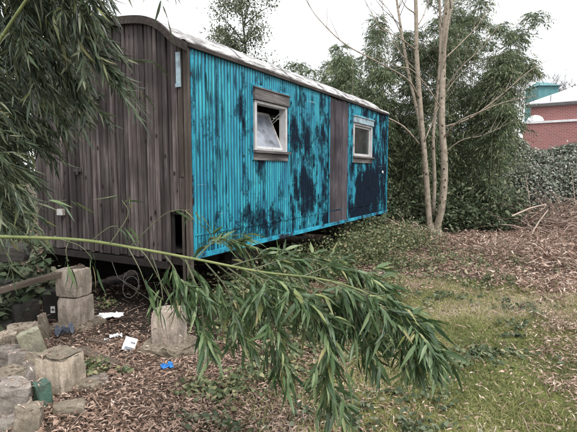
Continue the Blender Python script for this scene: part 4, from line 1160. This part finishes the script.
# a few longer pale sticks thrown over the heap
for i,(a,b,la) in enumerate((((512,216),(546,204),'pale broken stick on the left of the brush heap'),((530,236),(548,210),'pale stick leaning steeply against the brush heap'))):
    pa=at(*a,12.0);pb=at(*b,12.1); mb=MB(); mb.tube([pa,pa.lerp(pb,.5)+Vector((0,0,.04)),pb],[.02,.018,.012],7,tint=.95); o=mb.build('loose_stick',M['dry_twig']); tag(o,la,'stick')
# ------------------------------------------------------------------ leaf litter, grass, undergrowth
rs=np.random.RandomState(5)
def field(n,y0,y1,pw=1.0,margin=1.25):
    y=y0+(y1-y0)*rs.rand(n)**pw; hw=y*.614*margin+.6
    x=rs.uniform(-1,1,n)*hw; return x,y
def litter(n,y0,y1,l,w,seed,pw=1.):
    x,y=field(n,y0,y1,pw)
    mo=poly_mask(x,y,MOSS,.8); uw=under_wagon(x,y,0)
    keep=(rs.rand(n)>mo*.92)&(rs.rand(n)>under_wagon(x,y,.55)*.88)&(vnoise(x*1.6,y*1.6,8)+rs.rand(n)*.75>.42)
    x,y=x[keep],y[keep]; m=len(x)
    P=np.stack([x,y,gz(x,y)+.012+.028*rs.rand(m)],-1)
    a=rs.uniform(0,6.28,m); D=np.stack([np.cos(a),np.sin(a),rs.normal(size=m)*.22],-1)
    L=l*rs.uniform(.45,1.25,m); t=np.clip(rs.beta(2.2,2,m)*.9+.25*(vnoise(x*.9,y*.9,9)-.5),0,1)
    return P,D,L,w*rs.uniform(.6,1.3,m),t
A=[litter(120000,2.2,6.5,.058,.0052,1),litter(110000,6.0,14.5,.085,.010,2,1.15)]
o=leaf_mesh('leaf_litter',*[np.concatenate([a[i] for a in A]) for i in range(4)],T_LO,M['litter'],None,bend=.25,fold=.5,flat=.45,tint=np.concatenate([a[4] for a in A]),seed=3)
tag(o,'dry tan and brown bamboo leaves strewn over the yard','leaf litter',kind='stuff')
# leaves caught on the rubble and the pillars
from mathutils.bvhtree import BVHTree
bpy.context.view_layer.update()
trees=[]
for o_ in list(COL.objects):
    rt=o_.parent or o_
    if o_.type=='MESH' and rt.name.split('.')[0] in ('rubble_stone','stone_pillar','timber_beam','concrete_slab'):
        mw=o_.matrix_world; trees.append(BVHTree.FromPolygons([mw@v.co for v in o_.data.vertices],[tuple(p.vertices) for p in o_.data.polygons]))
def top_z(x,y):
    z=float(gz(x,y))
    for t in trees:
        h=t.ray_cast(Vector((x,y,1.2)),Vector((0,0,-1)))
        if h[0] is not None: z=max(z,h[0].z)
    return z
pp=[]
for _ in range(2600):
    x_=rnd.uniform(-2.7,-.6); y_=rnd.uniform(2.5,4.9); z_=top_z(x_,y_)
    if z_-float(gz(x_,y_))>.3 and rnd.random()<.7: continue
    pp.append((x_,y_,z_+.008))
pp=np.array(pp); m=len(pp); a=rs.uniform(0,6.28,m)
o=leaf_mesh('leaves_on_stones',pp,np.stack([np.cos(a),np.sin(a),rs.normal(size=m)*.12],-1),rs.uniform(.025,.06,m),.0048,T_LO,M['litter'],None,bend=.2,fold=.5,flat=.3,seed=19)
tag(o,'dry leaves caught on the rubble stones and pillar feet','leaf litter',kind='stuff')
# broad dead leaves
x,y=field(2600,2.3,13,1.1); k=(poly_mask(x,y,MOSS,.8)<rs.rand(len(x))*1.2)&(under_wagon(x,y,0)<.5); x,y=x[k],y[k]; m=len(x)
a=rs.uniform(0,6.28,m); P=np.stack([x,y,gz(x,y)+.02+.02*rs.rand(m)],-1)
L=rs.uniform(.03,.055,m)
o=leaf_mesh('dead_leaves',P,np.stack([np.cos(a),np.sin(a),rs.normal(size=m)*.3],-1),L,L*.32,T_OV,M['litter'],None,bend=.35,fold=.4,flat=.5,seed=9)
tag(o,'curled broad dead leaves lying among the bamboo litter','dead leaves',kind='stuff')
# twigs on the ground
mb=MB(); 
for i in range(900):
    yy=2.3+11*rnd.random()**1.3; xx=rnd.uniform(-1,1)*(yy*.75+.5)
    if poly_mask(xx,yy,MOSS,.8)>rnd.random()*1.3: continue
    zz=float(gz(xx,yy))+.02; a=rnd.uniform(0,6.28); l=rnd.uniform(.08,.38)
    d=Vector((math.cos(a),math.sin(a),rnd.gauss(0,.1))); p=Vector((xx,yy,zz)); q=p+d*l; q.z=max(q.z,zz-.005)
    mb.tube([p,p.lerp(q,.5)+Vector((0,0,.02*rnd.random())),q],[.003,.0025,.0012],4,tint=rnd.random(),cap=False)
o=mb.build('fallen_twigs',M['dry_twig']); tag(o,'thin fallen twigs lying in the leaf litter','twigs',kind='stuff')
# grass and moss on the clearing
n=230000; x=rs.uniform(-.6,4.2,n); y=1.7+5.2*rs.rand(n); mo=poly_mask(x,y,MOSS,.9)
k=(rs.rand(n)<mo*1.2)&(vnoise(x*3,y*3,21)+rs.rand(n)*.8>.36); x,y=x[k],y[k]; m=len(x)
P=np.stack([x,y,gz(x,y)],-1); D=np.stack([rs.normal(size=m)*.7,rs.normal(size=m)*.7,rs.uniform(.25,1,m)],-1)
L=rs.uniform(.02,.075,m)*(.5+1.1*vnoise(x*2,y*2,22))
o=leaf_mesh('grass',P,D,L,.003,T_LO,M['moss_blade'],None,bend=.5,seed=12,tint=np.clip(vnoise(x*1.7,y*1.7,23)*.8+rs.normal(size=m)*.18,0,1))
tag(o,'short mossy yellow green grass on the clearing at right','grass',kind='stuff')
# weeds: patches of low leafy plants
def weeds(name,label,patches,leafl,asp,mat,seed,tm=T_MID):
    rs=np.random.RandomState(seed); P=[];D=[]
    for (cx,cy,rx,ry,h,n) in patches:
        m=max(3,n//14)
        sx=cx+rs.normal(size=m)*rx*.5; sy=cy+rs.normal(size=m)*ry*.5; hh=h*rs.uniform(.3,1.1,m)
        i=rs.randint(0,m,n); t=rs.uniform(.1,1,n)
        ln=rs.normal(size=(m,2))*.35
        px=sx[i]+ln[i,0]*hh[i]*t+rs.normal(size=n)*.035; py=sy[i]+ln[i,1]*hh[i]*t+rs.normal(size=n)*.035
        P.append(np.stack([px,py,gz(px,py)+.02+hh[i]*t],-1))
        d=rs.normal(size=(n,3)); d[:,2]=d[:,2]*.4+.1; D.append(d)
    P=np.concatenate(P);D=np.concatenate(D);L=leafl*rs.uniform(.5,1.25,len(P))
    uw=under_wagon(P[:,0],P[:,1],-.25); k=uw<.4; 
    o=leaf_mesh(name,P[k],D[k],L[k],L[k]*asp,tm,mat,None,bend=.3,seed=seed,flat=.6); tag(o,label,'undergrowth',kind='stuff')
def gp(px,py): p=G(px,py); return p.x,p.y
WP=[(*gp(215,300),.5,.5,.40,900),(*gp(255,300),.5,.6,.40,1100),(*gp(300,275),.7,.7,.40,1300),(*gp(345,262),.8,.9,.42,1500),(*gp(375,256),.6,.9,.45,1300),
    (*gp(240,335),.35,.35,.16,420),(*gp(300,345),.6,.5,.14,800),(*gp(250,380),.5,.35,.10,420),(*gp(340,330),.6,.5,.13,600),(*gp(210,395),.3,.25,.08,200),
    (*gp(395,268),.9,.9,.22,1300),(*gp(430,272),1.0,.9,.18,1200),(*gp(470,262),1.2,1.1,.18,1300),(*gp(500,275),1.1,1.0,.14,900),(*gp(520,255),1.4,1.2,.16,900),
    (*gp(455,285),1.0,.6,.12,700),(*gp(370,300),.6,.6,.18,800),(*gp(300,320),.6,.4,.15,600),(*gp(340,252),.7,.9,.65,2300),(*gp(400,245),.8,1.0,.5,2000),(*gp(365,262),.6,.8,.65,1800),(*gp(318,275),.5,.6,.55,1300),(*gp(270,290),.5,.5,.5,1100),(*gp(225,290),.4,.5,.5,1000),
    (*gp(104,308),.15,.1,.12,50),(*gp(95,292),.12,.1,.30,60),(*gp(96,380),.2,.12,.08,160),(*gp(455,365),.25,.12,.05,160),(*gp(480,355),.3,.12,.05,160)]
weeds('undergrowth','low green weeds and brambles growing beside the wagon and across the yard',[(a,b,c,d,e,int(f*(2.4 if e>=.5 else (1.3 if b<6.3 or a<.6 else .5)))) for a,b,c,d,e,f in WP],.045,.34,M['weed_leaf'],61)
WG=[(*gp(480,355),.8,.25,.05,260),(*gp(520,310),.5,.25,.07,220),(*gp(470,300),1.0,.25,.06,300),(*gp(400,400),.5,.3,.05,220),(*gp(420,425),.4,.2,.05,160),(*gp(520,330),.4,.3,.06,150),(*gp(300,420),.4,.15,.06,160),(*gp(215,425),.25,.12,.06,90)]
weeds('bramble_leaves','dark bramble leaves creeping through the short grass',WG,.04,.4,M['ivy_leaf'],62,T_OV)
# reddish dry weeds on the right
RW=[(*gp(560,262),1.6,1.4,.30,3600),(*gp(545,290),.7,.9,.20,1100),(*gp(520,240),1.8,.9,.22,1400),(*gp(440,243),1.6,.8,.14,900)]
weeds('dry_weeds','reddish brown dry weeds along the right side of the clearing',RW,.09,.10,M['litter'],63,T_LO)
weeds('dry_stalks','short dry stalks and curled leaves at the right edge of the clearing',[(*gp(575,330),.5,.5,.16,1500),(*gp(572,400),.25,.35,.10,700),(*gp(560,350),.3,.4,.08,500)],.05,.08,M['litter'],65,T_LO)
# shaded scrub at the foot of the bamboo
SW=[(-3.3,5.3,.5,.7,.8,1800),(-3.0,4.6,.35,.4,.4,600),(1.9,11.6,.6,.5,.5,1000),(2.6,12.9,.9,.5,.55,1600),(3.9,13.0,.8,.5,.7,1700),(5.0,12.9,.9,.5,.8,2000),(6.0,12.9,.7,.5,.7,1500),(4.6,13.4,1.2,.5,1.2,2600),(2.3,13.2,1.2,.5,1.2,2600),(5.9,13.6,1.0,.5,1.3,2200)]
weeds('scrub','dark leafy scrub at the foot of the bamboo',SW,.11,.3,M['ivy_leaf'],64)
